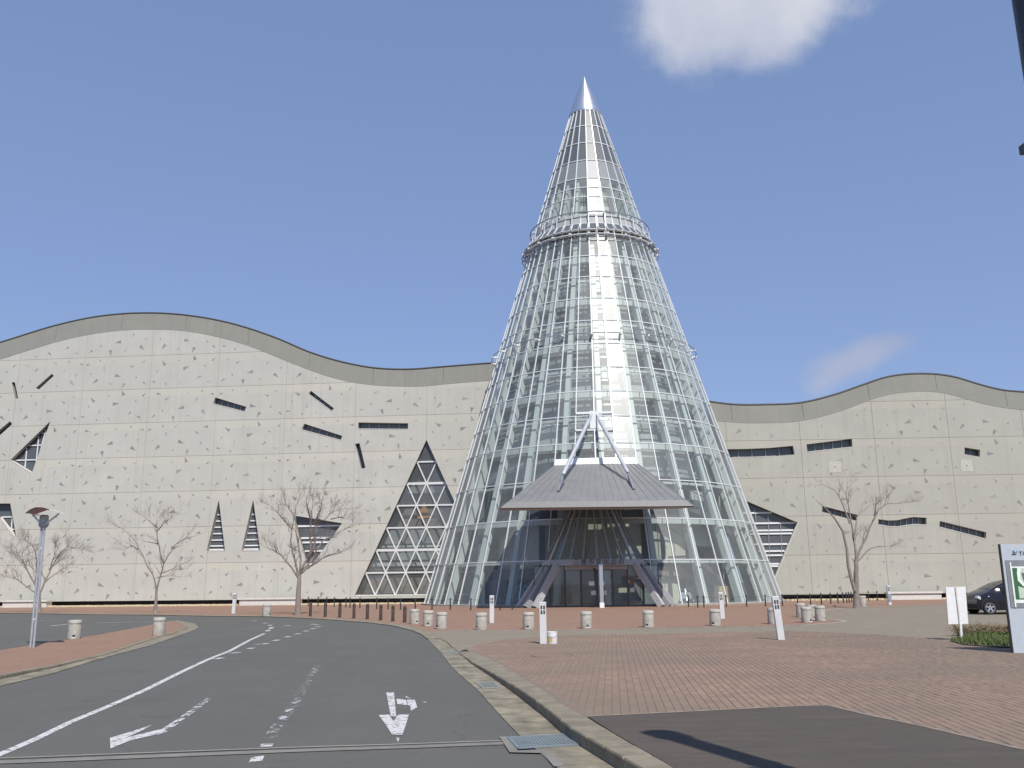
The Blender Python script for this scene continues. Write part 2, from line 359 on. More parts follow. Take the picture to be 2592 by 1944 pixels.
# ------------------------------------------------------------------ mesh helpers
class MB:
    def __init__(s): s.v = []; s.f = []
    def add(s, vs, fs):
        o = len(s.v); s.v += [Vector(p) for p in vs]; s.f += [tuple(i + o for i in f) for f in fs]; return s
    def box(s, c, d, M=None):
        x, y, z = (k / 2 for k in d); vs = [Vector((a * x, b_ * y, e * z)) for a in (-1, 1) for b_ in (-1, 1) for e in (-1, 1)]
        if M is not None: vs = [M @ p for p in vs]
        vs = [p + Vector(c) for p in vs]
        return s.add(vs, [(0, 1, 3, 2), (4, 6, 7, 5), (0, 4, 5, 1), (2, 3, 7, 6), (0, 2, 6, 4), (1, 5, 7, 3)])
    def bar(s, p0, p1, w, h, side=Vector((0, 0, 1))):
        """box from p0 to p1; w across, h along the direction nearest to side"""
        p0 = Vector(p0); p1 = Vector(p1); d = (p1 - p0).normalized()
        a = d.cross(Vector(side)).normalized(); b_ = a.cross(d).normalized()
        vs = [p + a * (i * w / 2) + b_ * (j * h / 2) for p in (p0, p1) for i, j in ((-1, -1), (1, -1), (1, 1), (-1, 1))]
        return s.add(vs, [(0, 3, 2, 1), (4, 5, 6, 7), (0, 1, 5, 4), (1, 2, 6, 5), (2, 3, 7, 6), (3, 0, 4, 7)])
    def tube(s, pts, rad, n=8, cap=True, closed=False):
        pts = [Vector(p) for p in pts]; m_ = len(pts)
        if not hasattr(rad, '__len__'): rad = [rad] * m_
        rings = []; ref = None
        for i, p in enumerate(pts):
            if closed: d = (pts[(i + 1) % m_] - pts[i - 1]).normalized()
            else: d = (pts[min(i + 1, m_ - 1)] - pts[max(i - 1, 0)]).normalized()
            if ref is None: ref = d.orthogonal().normalized()
            a = (ref - d * ref.dot(d))
            a = a.normalized() if a.length > 1e-6 else d.orthogonal().normalized()
            ref = a; b_ = d.cross(a)
            rings.append([p + (a * cos(2 * pi * k / n) + b_ * sin(2 * pi * k / n)) * rad[i] for k in range(n)])
        vs = [q for r in rings for q in r]; fs = []
        for i in range(m_ if closed else m_ - 1):
            j = (i + 1) % m_
            for k in range(n):
                fs.append((i * n + k, i * n + (k + 1) % n, j * n + (k + 1) % n, j * n + k))
        if cap and not closed: fs += [tuple(range(n - 1, -1, -1)), tuple((m_ - 1) * n + k for k in range(n))]
        return s.add(vs, fs)
    def lathe(s, prof, n=24, c=(0, 0, 0), capb=True, capt=True):
        vs = []; fs = []
        for r, z in prof: vs += [Vector((c[0] + r * cos(2 * pi * k / n), c[1] + r * sin(2 * pi * k / n), c[2] + z)) for k in range(n)]
        for i in range(len(prof) - 1):
            for k in range(n): fs.append((i * n + k, i * n + (k + 1) % n, (i + 1) * n + (k + 1) % n, (i + 1) * n + k))
        if capb: fs.append(tuple(range(n - 1, -1, -1)))
        if capt: fs.append(tuple((len(prof) - 1) * n + k for k in range(n)))
        return s.add(vs, fs)
    def prism(s, poly, fn, d0, d1):
        """poly: 2-D outline; fn(u, v, d) -> point; solid between depths d0 (front) and d1"""
        n = len(poly); vs = [fn(u, v, d0) for u, v in poly] + [fn(u, v, d1) for u, v in poly]
        fs = [tuple(range(n)), tuple(range(2 * n - 1, n - 1, -1))] + [(i, i + n, (i + 1) % n + n, (i + 1) % n) for i in range(n)]
        return s.add(vs, fs)
    def build(s, name, mat, parent=None, smooth=False, fix=True):
        me = bpy.data.meshes.new(name)
        o_ = parent_origin(parent)
        me.from_pydata([p - o_ for p in s.v], [], s.f)
        if fix:
            bm = bmesh.new(); bm.from_mesh(me); bmesh.ops.recalc_face_normals(bm, faces=bm.faces); bm.to_mesh(me); bm.free()
        me.materials.append(MATS[mat])
        if smooth:
            me.polygons.foreach_set('use_smooth', [True] * len(me.polygons))
            try: me.set_sharp_from_angle(angle=radians(40))
            except Exception: pass
        ob = bpy.data.objects.new(name, me); col.objects.link(ob); ob.parent = parent
        return ob
def parent_origin(p):
    o_ = Vector((0, 0, 0))
    while p is not None: o_ += p.location; p = p.parent
    return o_
def tag(o, label=None, cat=None, group=None, kind=None):
    if label: o['label'] = label
    if cat: o['category'] = cat
    if group: o['group'] = group
    if kind: o['kind'] = kind
    return o
def empty(name, loc, label, cat, group=None):
    o = bpy.data.objects.new(name, None); col.objects.link(o); o.location = loc; o.empty_display_size = 0.2
    return tag(o, label, cat, group)
def copy_tree(o, parent=None):
    c = o.copy(); col.objects.link(c); c.parent = parent
    for ch in list(o.children): copy_tree(ch, c)
    return c
def inside(p, poly):
    x, y = p; r = False; j = len(poly) - 1
    for i in range(len(poly)):
        xi, yi = poly[i]; xj, yj = poly[j]
        if (yi > y) != (yj > y) and x < (xj - xi) * (y - yi) / (yj - yi) + xi: r = not r
        j = i
    return r
def dense(poly, step):
    out = []
    for i, p in enumerate(poly):
        q = poly[(i + 1) % len(poly)]; L = math.hypot(q[0] - p[0], q[1] - p[1]); n = max(1, int(math.ceil(L / step)))
        for k in range(n): out.append((p[0] + (q[0] - p[0]) * k / n, p[1] + (q[1] - p[1]) * k / n))
    return out
def cdt(outer, holes=(), pts=()):
    vs = []; es = []
    for poly in (outer, *holes):
        o = len(vs); n = len(poly); vs += [Vector(p[:2]) for p in poly]; es += [(o + i, o + (i + 1) % n) for i in range(n)]
    vs += [Vector(p) for p in pts]
    r = geometry.delaunay_2d_cdt(vs, es, [], 0, 1e-5)
    V = [(p.x, p.y) for p in r[0]]; T = []
    for t in r[2]:
        cx = sum(V[i][0] for i in t) / 3; cy_ = sum(V[i][1] for i in t) / 3
        if inside((cx, cy_), outer) and not any(inside((cx, cy_), h) for h in holes): T.append(tuple(t))
    return V, T
def slab(outer, holes, fn, d0, d1):
    """flat plate with holes: front at d0, its edges run back to d1"""
    V, T = cdt(outer, holes); mb = MB(); mb.add([fn(u, v, d0) for u, v in V], T)
    cnt = {}
    for t in T:
        for i in range(3):
            e = (t[i], t[(i + 1) % 3]); k = tuple(sorted(e)); cnt.setdefault(k, []).append(e)
    for k, es in cnt.items():
        if len(es) == 1:
            a, b_ = es[0]; o = len(mb.v); mb.v += [fn(*V[b_], d1), fn(*V[a], d1)]; mb.f.append((a, b_, o, o + 1))
    return mb
def split_parts(mb):
    par = list(range(len(mb.v)))
    def find(i):
        while par[i] != i: par[i] = par[par[i]]; i = par[i]
        return i
    for f in mb.f:
        for k in f[1:]: par[find(k)] = find(f[0])
    groups = {}
    for f in mb.f: groups.setdefault(find(f[0]), []).append(f)
    out = []
    for fs in groups.values():
        idx = sorted({i for f in fs for i in f}); mp = {i: k for k, i in enumerate(idx)}; q = MB(); q.v = [mb.v[i] for i in idx]; q.f = [tuple(mp[i] for i in f) for f in fs]; out.append(q)
    return out
def sheet(name, poly, zf, dz, mat, step=None, holes=(), parent=None, kind='structure'):
    pts = []
    if step:
        xs = [p[0] for p in poly]; ys = [p[1] for p in poly]
        poly = dense(poly, step)
        x = min(xs) + step / 2
        while x < max(xs):
            y = min(ys) + step / 2
            while y < max(ys):
                if inside((x, y), poly): pts.append((x, y))
                y += step
            x += step
    V, T = cdt(poly, holes, pts)
    mb = MB(); mb.add([(x, y, zf(x, y) + dz) for x, y in V], T)
    o = mb.build(name, mat, parent, fix=False)
    me = o.data
    if len(me.polygons) and me.polygons[0].normal.z < 0: me.flip_normals()
    if kind and parent is None: tag(o, kind=kind)
    return o

# ------------------------------------------------------------------ ground, road, plaza
def z_road(x, y): return z_plaza(x, y) - 0.02 - 0.11 * (1 - sst(12, 24, y))
def G(pts, zf=z_plaza): return [tuple(gp(px, py, zf)[:2]) for px, py in pts]
def extend(a, b, L):
    """point L metres beyond b on the line a-b"""
    d = Vector(b) - Vector(a); return tuple(Vector(b) + d.normalized() * L)

g = MB(); S = 4000
g.add([(-S, -S, -.45), (S, -S, -.45), (S, S, -.45), (-S, S, -.45)], [(0, 1, 2, 3)]); tag(g.build('ground', 'ground_far'), kind='structure')
sheet('road', [(-80, -6), (9, -6), (9, 30), (-2, 62), (-80, 62)], z_road, 0, 'asphalt', 2.0)

gut_out = G([(1409, 1944), (1311, 1860), (1260, 1805), (1206, 1744), (1170, 1715), (1141, 1686), (1116, 1653), (1083, 1619), (1065, 1606), (1040, 1596), (997, 1585), (924, 1576), (783, 1566), (674, 1561.5), (538, 1560.5), (392, 1557.5), (253, 1556.5), (63, 1553.5)], z_road)
gut_in = G([(1500, 1910), (1441, 1873), (1387, 1823), (1315, 1766), (1260, 1726), (1192, 1681), (1159, 1653), (1134, 1630), (1109, 1612), (1080, 1599), (1047, 1588), (1000, 1580.5), (924, 1572.5), (783, 1563.5), (674, 1559.5), (538, 1558.5), (392, 1555.5), (253, 1554.5), (63, 1551.8)], z_road)
kerb_in = G([(1698, 1943), (1560, 1863), (1481, 1816), (1426, 1787), (1387, 1758), (1315, 1711), (1242, 1668), (1177, 1644.6)])
gut_out = [extend(gut_out[1], gut_out[0], 6)] + gut_out + [extend(gut_out[-2], gut_out[-1], 30)]
gut_in = [extend(gut_in[1], gut_in[0], 6)] + gut_in + [extend(gut_in[-2], gut_in[-1], 30)]
kerb_in = [extend(kerb_in[2], kerb_in[0], 6)] + kerb_in

def resample(line, step):
    L = [0]
    for a, b_ in zip(line, line[1:]): L.append(L[-1] + math.dist(a, b_))
    n = max(1, int(round(L[-1] / step))); out = []
    for k in range(n + 1):
        s_ = L[-1] * k / n; i = max(j for j in range(len(L)) if L[j] <= s_ + 1e-9); i = min(i, len(line) - 2)
        t = (s_ - L[i]) / max(1e-9, L[i + 1] - L[i]); out.append((line[i][0] + (line[i + 1][0] - line[i][0]) * t, line[i][1] + (line[i + 1][1] - line[i][1]) * t))
    return out
# plaza: one paved sheet from the kerb to the walls
plaza = sheet('plaza', kerb_in + gut_in[8:] + [(-80, 84), (70, 84), (70, 1)], z_plaza, 0, 'paving_red', 3.0)

# gutter: slabs of stained concrete between asphalt and kerb
gutter = bpy.data.objects.new('gutter', None); col.objects.link(gutter); tag(gutter, kind='structure')
go_, gi_ = resample(gut_out[:9], 0.9), None
def nearest_on(line, p):
    best = None
    for a, b_ in zip(line, line[1:]):
        a = Vector(a); b_ = Vector(b_); t = max(0, min(1, (Vector(p) - a).dot(b_ - a) / (b_ - a).length_squared)); q = a + (b_ - a) * t
        d = (q - Vector(p)).length
        if best is None or d < best[0]: best = (d, tuple(q))
    return best[1]
for a, b_ in zip(go_, go_[1:]):
    c = nearest_on(gut_in, b_); d = nearest_on(gut_in, a)
    mb = MB(); ins = 0.006
    e = (Vector(b_) - Vector(a)).normalized() * ins
    P = [Vector(a) + e, Vector(b_) - e, Vector(c) - e, Vector(d) + e]
    top = [(p.x, p.y, z_road(p.x, p.y) + 0.012) for p in P]; bot = [(p.x, p.y, z_road(p.x, p.y) - 0.05) for p in P]
    mb.add(top + bot, [(0, 1, 2, 3), (0, 4, 5, 1), (1, 5, 6, 2), (2, 6, 7, 3), (3, 7, 4, 0)])
    mb.build('gutter_slab', 'gutter', gutter)
far_g = gut_out[8:] + gut_in[8:][::-1]
fg = MB()
ro, ri = resample(gut_out[8:], 1.0), resample(gut_in[8:], 1.0); n = min(len(ro), len(ri))
ro, ri = resample(gut_out[8:], 1.0), [nearest_on(gut_in[8:], p) for p in resample(gut_out[8:], 1.0)]
for i in range(len(ro) - 1):
    q = [ro[i], ro[i + 1], ri[i + 1], ri[i]]
    fg.add([(x, y, z_road(x, y) + 0.024) for x, y in q], [(0, 1, 2, 3)])
fg.build('gutter_strip', 'gutter', gutter)

# kerb stones along the plaza
kerb = bpy.data.objects.new('kerb', None); col.objects.link(kerb); tag(kerb, kind='structure')
def kerb_run(out_line, in_line, step, parent, zb, zt, mat='kerb'):
    rs = resample(out_line, step)
    for a, b_ in zip(rs, rs[1:]):
        d = nearest_on(in_line, a); c = nearest_on(in_line, b_); e = (Vector(b_) - Vector(a)).normalized() * 0.006
        P = [Vector(a) + e, Vector(b_) - e, Vector(c) - e, Vector(d) + e]
        j = random.uniform(-.003, .003)
        cen = sum(P, Vector((0, 0))) / 4
        vs = []
        for p in P: vs.append((p.x, p.y, zb(p.x, p.y)))
        for p in P: vs.append((p.x, p.y, zt(p.x, p.y) - 0.018 + j))
        for p in P:
            q = p + (cen - p).normalized() * 0.022; vs.append((q.x, q.y, zt(q.x, q.y) + j))
        MB().add(vs, [(0, 1, 5, 4), (1, 2, 6, 5), (2, 3, 7, 6), (3, 0, 4, 7), (4, 5, 9, 8), (5, 6, 10, 9), (6, 7, 11, 10), (7, 4, 8, 11), (8, 9, 10, 11)]).build('kerb_stone', mat, parent)
random.seed(4)
kerb_run(gut_in[:8], kerb_in, 0.62, kerb, lambda x, y: z_road(x, y) - .1, lambda x, y: z_plaza(x, y) + 0.016)

# traffic island on the left, brick paved, with its own kerb and gutter band
isl_near = G([(-330, 1790), (0, 1721.5), (136, 1692), (271, 1658), (384, 1620), (434, 1606), (470, 1592), (474, 1586), (468, 1581), (443, 1572)], z_road)
isl_gut = G([(-330, 1812), (0, 1738), (136, 1705), (271, 1664), (389, 1632), (452, 1609.5), (490, 1596), (503, 1588), (494, 1579), (446, 1570.5)], z_road)
isl_far = G([(443, 1572), (316, 1594), (203, 1614), (0, 1645), (-330, 1700)])
isl_in = []
cI = Vector(isl_near[0]).lerp(Vector(isl_near[4]), .5)
for i, p in enumerate(isl_near):
    a = Vector(isl_near[max(0, i - 1)]); b_ = Vector(isl_near[min(len(isl_near) - 1, i + 1)]); t = (b_ - a).normalized(); isl_in.append(tuple(Vector(p) + Vector((-t.y, t.x)) * 0.16))
island = sheet('island_pavement', isl_in + isl_far[1:], z_plaza, 0.0, 'paving_red', 1.5)
ikerb = bpy.data.objects.new('island_kerb', None); col.objects.link(ikerb); tag(ikerb, kind='structure')
kerb_run(isl_near, isl_in, 0.62, ikerb, lambda x, y: z_road(x, y) - .1, lambda x, y: z_plaza(x, y) + 0.012)
fk = resample(isl_far, 0.62); fk2 = []
for i, p in enumerate(isl_far):
    a = Vector(isl_far[max(0, i - 1)]); b_ = Vector(isl_far[min(len(isl_far) - 1, i + 1)]); t = (b_ - a).normalized(); fk2.append(tuple(Vector(p) + Vector((t.y, -t.x)) * -0.14))
kerb_run(isl_far[1:], [(p[0], p[1] - .15) for p in isl_far], 0.62, ikerb, lambda x, y: z_road(x, y) - .1, lambda x, y: z_plaza(x, y) + 0.013)
ig = MB(); ro = resample(isl_gut, 0.8)
for a, b_ in zip(ro, ro[1:]):
    q = [a, b_, nearest_on(isl_near, b_), nearest_on(isl_near, a)]
    ig.add([(x, y, z_road(x, y) + 0.010) for x, y in q], [(0, 1, 2, 3)])
tag(ig.build('island_gutter', 'gutter'), kind='structure')

# grey paved path and forecourt on the right
grey = G([(1180, 1643), (1206, 1634), (1279, 1619), (1400, 1610), (1517, 1607), (1662, 1605), (1842, 1601), (1998, 1598), (2130, 1602), (2261, 1610), (2359, 1618), (2440, 1626), (2592, 1640)])
grey = grey + [(22, 18.5), (70, 30)] + G([(2592, 1525), (2556, 1526), (2359, 1531.5), (2130, 1541), (2008, 1554), (2060, 1565), (2113, 1569), (2143, 1574), (2113, 1577), (2031, 1583), (1842, 1588), (1662, 1591), (1481, 1595), (1315, 1596.5), (1134, 1596.5), (1085, 1597.5)])[0:] + G([(1112, 1612.5), (1136, 1629), (1159, 1651)])
gi = grey.index((70, 30)); grey[gi + 1:gi + 1] = [(70, 66)]
grey_paving = sheet('grey_path', grey, z_plaza, 0.004, 'paving_grey', 3.0)
edge1 = G([(2008, 1553.5), (2130, 1540.5), (2359, 1531), (2556, 1525.5)]); edge2 = G([(2006, 1565), (2060, 1564.5), (2113, 1568.5), (2143, 1573.5), (2113, 1577), (2031, 1583), (1842, 1588), (1662, 1591), (1481, 1595), (1315, 1596.5), (1134, 1596.5)])
edging = bpy.data.objects.new('paving_edging', None); col.objects.link(edging); tag(edging, kind='structure')
def strip(line, w, zf, dz, name, mat, parent=None, step=0.7, kind=None):
    rs = resample(line, step); mb = MB(); L = []
    for i, p in enumerate(rs):
        a = Vector(rs[max(0, i - 1)]); b_ = Vector(rs[min(len(rs) - 1, i + 1)]); t = (b_ - a).normalized(); nn_ = Vector((-t.y, t.x)) * w / 2
        L.append((Vector(p) + nn_, Vector(p) - nn_))
    for (a, b_), (c, d) in zip(L, L[1:]): mb.add([(q.x, q.y, zf(q.x, q.y) + dz) for q in (a, c, d, b_)], [(3, 2, 1, 0)])
    o = mb.build(name, mat, parent, fix=False)
    if kind: tag(o, kind=kind)
    return o
strip(edge1, 0.25, z_plaza, 0.010, 'edging_strip', 'edging', edging)
strip(edge2, 0.22, z_plaza, 0.010, 'edging_strip', 'edging', edging)

# dark paved patch in the near corner, with a thin edging
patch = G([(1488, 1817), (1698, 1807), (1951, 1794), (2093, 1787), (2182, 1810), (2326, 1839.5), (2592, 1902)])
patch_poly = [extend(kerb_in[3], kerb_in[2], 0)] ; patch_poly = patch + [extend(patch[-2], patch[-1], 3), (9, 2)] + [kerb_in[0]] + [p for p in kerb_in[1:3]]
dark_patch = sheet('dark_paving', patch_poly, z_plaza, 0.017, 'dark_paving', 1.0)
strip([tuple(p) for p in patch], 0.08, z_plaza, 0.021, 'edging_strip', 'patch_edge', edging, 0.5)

# pavers: running bond, long side pointing to the tower
PA, PB_ = 0.23, 0.115; ang = radians(6)
ea = Vector((sin(ang), cos(ang))); eb = Vector((cos(ang), -sin(ang)))
red_near = kerb_in + gut_in[8:10] + [(8, 36), (20, 36), (26, 14), (16, 5), (4, 2)]
grey_t = [tuple(p) for p in grey]; planter_c = Vector(gp(2520, 1628)[:2])
def in_view(x, y, mrg=60):
    d = Vector((x, y, 0)) - CAM; zf = d.dot(FWD)
    if zf < 1: return False
    px = PW / 2 + PF * d.dot(RIGHT) / zf; py = PH / 2 - PF * d.dot(UP) / zf
    return -mrg < px < PW + mrg and py < PH + mrg
cand = []
for i in range(20, 165):
    for j in range(-60, 200):
        p = ea * ((i + 0.5 * (j % 2)) * PA) + eb * (j * PB_)
        if p.y > 35 or not in_view(p.x, p.y): continue
        t_ = (p.x, p.y)
        if not inside(t_, red_near) or inside(t_, patch_poly) or inside(t_, grey_t): continue
        if (Vector(nearest_on(kerb_in, t_)) - p).length < 0.13: continue
        if (Vector(nearest_on([tuple(q) for q in patch], t_)) - p).length < 0.09: continue
        cand.append((p.length, p.x, p.y))
cand.sort()
bed = G([(1185, 1648)]) 
bed_poly = kerb_in[1:] + G([(1206, 1637), (1279, 1622), (1400, 1613), (1517, 1610), (1662, 1608), (1842, 1604), (1998, 1601.5), (2130, 1605.5), (2261, 1613), (2359, 1621), (2440, 1630), (2592, 1645)]) + [(17, 14), (9, 6)]
paver_bed = sheet('paver_bed', bed_poly, z_plaza, 0.003, 'joint_sand', 2.0)
def paver_mesh(mb, x, y, dz, tilt):
    a, b_ = PA / 2 - .0022, PB_ / 2 - .0022; z = z_plaza(x, y)
    P = [(-1, -1), (1, -1), (1, 1), (-1, 1)]
    top = []; low = []
    for sx, sy in P:
        q = ea * (sx * (a - .004)) + eb * (sy * (b_ - .004)); top.append((x + q.x, y + q.y, z + .010 + dz + tilt * sx))
        q = ea * (sx * a) + eb * (sy * b_); low.append((x + q.x, y + q.y, z + .002))
    mb.add(top + low, [(3, 2, 1, 0), (0, 1, 5, 4), (1, 2, 6, 5), (2, 3, 7, 6), (3, 0, 4, 7)])
random.seed(11)
proto = None
for k, (d, x, y) in enumerate(cand[:300]):
    if proto is None:
        mb = MB(); paver_mesh(mb, 0, 0, 0, 0); proto = mb.build('paver', 'paver', plaza); o = proto
    else:
        o = bpy.data.objects.new('paver', proto.data); col.objects.link(o); o.parent = plaza
    o.location = (x, y, z_plaza(x, y) + random.uniform(-.0015, .0015)); o.rotation_euler = (random.uniform(-.006, .006), random.uniform(-.006, .006), random.uniform(-.01, .01))
mb = MB()
for d, x, y in cand[300:]: paver_mesh(mb, x, y, random.uniform(-.0015, .0015), random.uniform(-.0012, .0012))
tag(mb.build('paver_field', 'paver', plaza), kind='stuff')

# ------------------------------------------------------------------ road markings
R0 = zoomf(0, 1500, 1 / 2.212); R7 = zoomf(700, 1480, .36166); RL = zoomf(0, 1200, .31646)
def mark(name, pts, mat='road_paint', dz=.006, step=0.5):
    return sheet(name, G(pts, z_road), z_road, dz, mat, step)
strip(G([R0(p) for p in [(-150, 970), (0, 908), (200, 822), (400, 724), (600, 641), (800, 553), (980, 463), (1180, 369), (1280, 331), (1400, 266), (1480, 230)]], z_road), 0.115, z_road, .006, 'lane_line', 'road_paint', None, .5, 'structure')
for a, b_ in (((1492, 217), (1508, 210)), ((1512, 203), (1524, 195)), ((1506, 186), (1518, 182)), ((1478, 173), (1494, 170)), ((1408, 160), (1436, 158)),
              ((1200, 374), (1245, 366)), ((1290, 341), (1345, 336)), ((1392, 316), (1418, 310)), ((1430, 291), (1460, 289)), ((1470, 290), (1500, 285)), ((1532, 271), (1560, 265)), ((1598, 251), (1622, 246)), ((1653, 234), (1680, 230)),
              ((1703, 218), (1724, 214)), ((1738, 205), (1764, 201)), ((1764, 193), (1796, 190)), ((1738, 177), (1784, 180)), ((1592, 187), (1626, 184))):
    strip(G([R0(a), R0(b_)], z_road), 0.17, z_road, .006, 'dash_marking', 'road_paint', None, .3, 'structure')
for a, b_ in (((1480, 243), (1590, 246)), ((1510, 212), (1590, 213)), ((1570, 165), (1670, 164)), ((1640, 188), (1690, 189))):
    strip(G([R0(a), R0(b_)], z_road), 0.10, z_road, .006, 'dash_marking', 'road_paint_faint', None, .5, 'structure')
mark('turn_arrow_shaft', [R0(p) for p in [(1160, 592), (1185, 594), (1150, 625), (1040, 705), (935, 782), (880, 800), (905, 765), (1000, 705), (1080, 645)]], 'road_paint_worn')
mark('turn_arrow', [R0(p) for p in [(928, 762), (905, 790), (728, 831), (618, 876), (615, 816), (720, 785), (852, 742), (805, 770), (690, 822), (740, 806), (835, 782)]])
strip(G([R0(p) for p in [(1500, 830), (1560, 735), (1640, 640), (1690, 550), (1780, 410)]], z_road), .15, z_road, .006, 'lane_line', 'road_paint_faint', None, .5, 'structure')
mark('dash_marking', [R0(p) for p in [(1462, 850), (1530, 848), (1524, 864), (1455, 867)]]); mark('dash_marking', [R0(p) for p in [(1408, 925), (1480, 916), (1468, 945), (1392, 955)]])
mark('dash_marking', [R0(p) for p in [(1575, 695), (1612, 693), (1600, 712), (1562, 716)]], 'road_paint_worn'); mark('dash_marking', [R0(p) for p in [(1600, 660), (1620, 662), (1610, 674), (1592, 674)]], 'road_paint_worn')
mark('straight_arrow_shaft', [R7(p) for p in [(768, 757), (822, 757), (838, 925), (800, 925)]], 'road_paint', .006)
mark('straight_arrow', [R7(p) for p in [(715, 916), (788, 913), (818, 960), (850, 913), (926, 912), (905, 985), (880, 1055), (810, 1055), (765, 985)]], 'road_paint', .0075)
mark('straight_arrow_tip', [R7(p) for p in [(835, 1072), (862, 1072), (850, 1106)]])
mark('side_arrow', [R7(p) for p in [(838, 800), (905, 808), (915, 845), (845, 838)]]); mark('side_arrow', [R7(p) for p in [(912, 808), (968, 808), (985, 860), (940, 886), (936, 850), (919, 846)]])
mark('side_arrow', [R7(p) for p in [(903, 780), (950, 801), (905, 797)]], 'road_paint_worn'); mark('side_arrow', [R7(p) for p in [(1018, 821), (1052, 823), (1035, 830)]])
for a, b_, mt_ in (((400, 1216), (555, 1200), 'road_paint'), ((290, 1174), (430, 1170), 'road_paint_worn'), ((770, 1192), (1060, 1184), 'road_paint'), ((1060, 1184), (1230, 1184), 'road_paint_worn'), ((60, 1158), (420, 1160), 'road_paint_faint'), ((560, 1198), (700, 1194), 'road_paint_faint'), ((830, 1162), (1100, 1168), 'road_paint_faint'), ((0, 1190), (60, 1186), 'road_paint_faint')):
    strip(G([RL(a), RL(b_)], z_road), 0.15, z_road, .006, 'bay_line', mt_, None, .5, 'structure')

# drain channel across the road and the gratings
strip(G([(-200, 1936), (0, 1931), (400, 1915), (800, 1899), (1000, 1893), (1286, 1882)], z_road), 0.20, z_road, .008, 'drain_channel', 'concrete_strip', None, .5, 'structure')
strip(G([(-200, 1927), (0, 1922), (400, 1906.5), (800, 1892), (1000, 1886.5), (1286, 1876)], z_road), 0.035, z_road, .012, 'channel_lip', 'edging', None, .5, 'structure')
strip(G([(-200, 1931.5), (0, 1926.5), (400, 1911), (800, 1895.5), (1000, 1890), (1286, 1879)], z_road), 0.012, z_road, .014, 'channel_slot', 'grate_pit', None, .5, 'structure')
def grating(corners, nb, nc, label, dz=0.021, bm='grate'):
    P = [gp(px, py, z_road) for px, py in corners]; c = sum(P, Vector()) / 4
    for p in P: p.z += dz
    r = empty('drain_grating', (c.x, c.y, c.z), label, 'drain grating')
    MB().add([p - Vector((0, 0, .006)) for p in P], [(0, 1, 2, 3)]).build('pit', 'grate_pit', r)
    f = MB()
    for i in range(4): f.bar(P[i], P[(i + 1) % 4], .03, .012)
    f.build('frame', bm, r)
    for k in range(nb):
        t = (k + .5) / nb; MB().bar(P[0].lerp(P[3], t), P[1].lerp(P[2], t), .018, .012).build('bar', bm, r)
    for k in range(nc):
        t = (k + .5) / nc; MB().bar(P[0].lerp(P[1], t) - Vector((0, 0, .003)), P[3].lerp(P[2], t) - Vector((0, 0, .003)), .012, .010).build('cross_bar', bm, r)
grating([(1287, 1871), (1430, 1863), (1462, 1890), (1312, 1899)], 7, 16, 'large steel drain grating at the near end of the gutter')
grating([(1205, 1731), (1248, 1728), (1266, 1743), (1224, 1745)], 5, 7, 'small bluish grating in the gutter half way along the kerb', .021, 'grate_pale')
grating([(1118, 1650.5), (1150, 1649.5), (1161, 1656), (1128, 1657)], 4, 6, 'small grating in the gutter at the far end of the kerb', .021, 'grate_pale')
sheet('gutter_patch', G([(1264, 1868), (1284, 1868), (1310, 1903), (1380, 1901), (1430, 1935), (1420, 1944), (1402, 1944), (1374, 1910), (1290, 1908)], z_road), z_road, .016, 'concrete_strip', None)
mc = gp(1398, 1661); mr = empty('manhole_cover', mc, 'round rusty manhole cover let into the brick plaza', 'manhole cover')
MB().lathe([(.50, .0), (.50, .015), (.46, .016), (.46, .013), (.0001, .013)], 32, mc, False, False).build('cover', 'paver', mr)
mb = MB(); mb.tube([(mc.x + .48 * cos(a), mc.y + .48 * sin(a), mc.z + .010) for a in np.linspace(0, 2 * pi, 33)[:-1]], .014, 6, False, True); mb.build('rim', 'rust', mr)
# golden stone bed along the foot of the walls and of the tower

# ------------------------------------------------------------------ the two concrete wings with their wave roofs
class Wall:
    def __init__(s, pa, ya, pb, yb):
        a = atY(pa, 1470, ya); b_ = atY(pb, 1470, yb)
        s.o = Vector((a.x, a.y, 0)); e = Vector((b_.x - a.x, b_.y - a.y, 0)); s.e = e.normalized(); s.n = Vector((s.e.y, -s.e.x, 0))
    def uv(s, px, py):
        d = pray(px, py); t = (s.o - CAM).dot(s.n) / d.dot(s.n); p = CAM + d * t
        return ((p - s.o).dot(s.e), p.z)
    def pt(s, u, v, d=0.0): return s.o + s.e * u + s.n * d + Vector((0, 0, v))
WL = Wall(0, 78.6, 1080, 75.2)
WR = Wall(1830, 71.8, 2592, 70.9)
ZB = 0.62                                      # underside of the concrete, over the dark recessed plinth
Z1 = zoomf(0, 760, .31646); Z2 = zoomf(600, 800, .31646); Z6 = zoomf(1780, 900, .36709); Z8 = zoomf(640, 1230, .19886); Z9 = zoomf(880, 1300, .14468); Z5 = zoomf(1640, 1240, .19289)
top_l = [(0, 865.4), (139, 823), (221.5, 804.3), (304, 794), (380, 791.6), (467, 797), (589, 819.5), (700, 856), (785, 892), (863, 915.5), (946, 931), (1032, 934.5), (1122, 928), (1246, 918.7), (1330, 915)]
bot_l = [(0, 910), (79, 885), (149, 864), (221.5, 847.7), (307, 836.6), (380, 834), (465, 837.5), (538, 850), (622, 873), (723, 913), (774, 933), (825, 951), (897, 968.5), (945, 974.7), (1005, 978), (1068, 978), (1127, 972.5), (1236, 964), (1330, 961)]
top_r = [(1700, 1002), (1800, 1016.7), (1850, 1023), (1938, 1024), (2030, 1019), (2110, 1000), (2196, 970.5), (2240, 955.8), (2286, 947.7), (2330, 945.5), (2374, 947), (2424, 955), (2466, 968), (2547, 988), (2592, 991.7)]
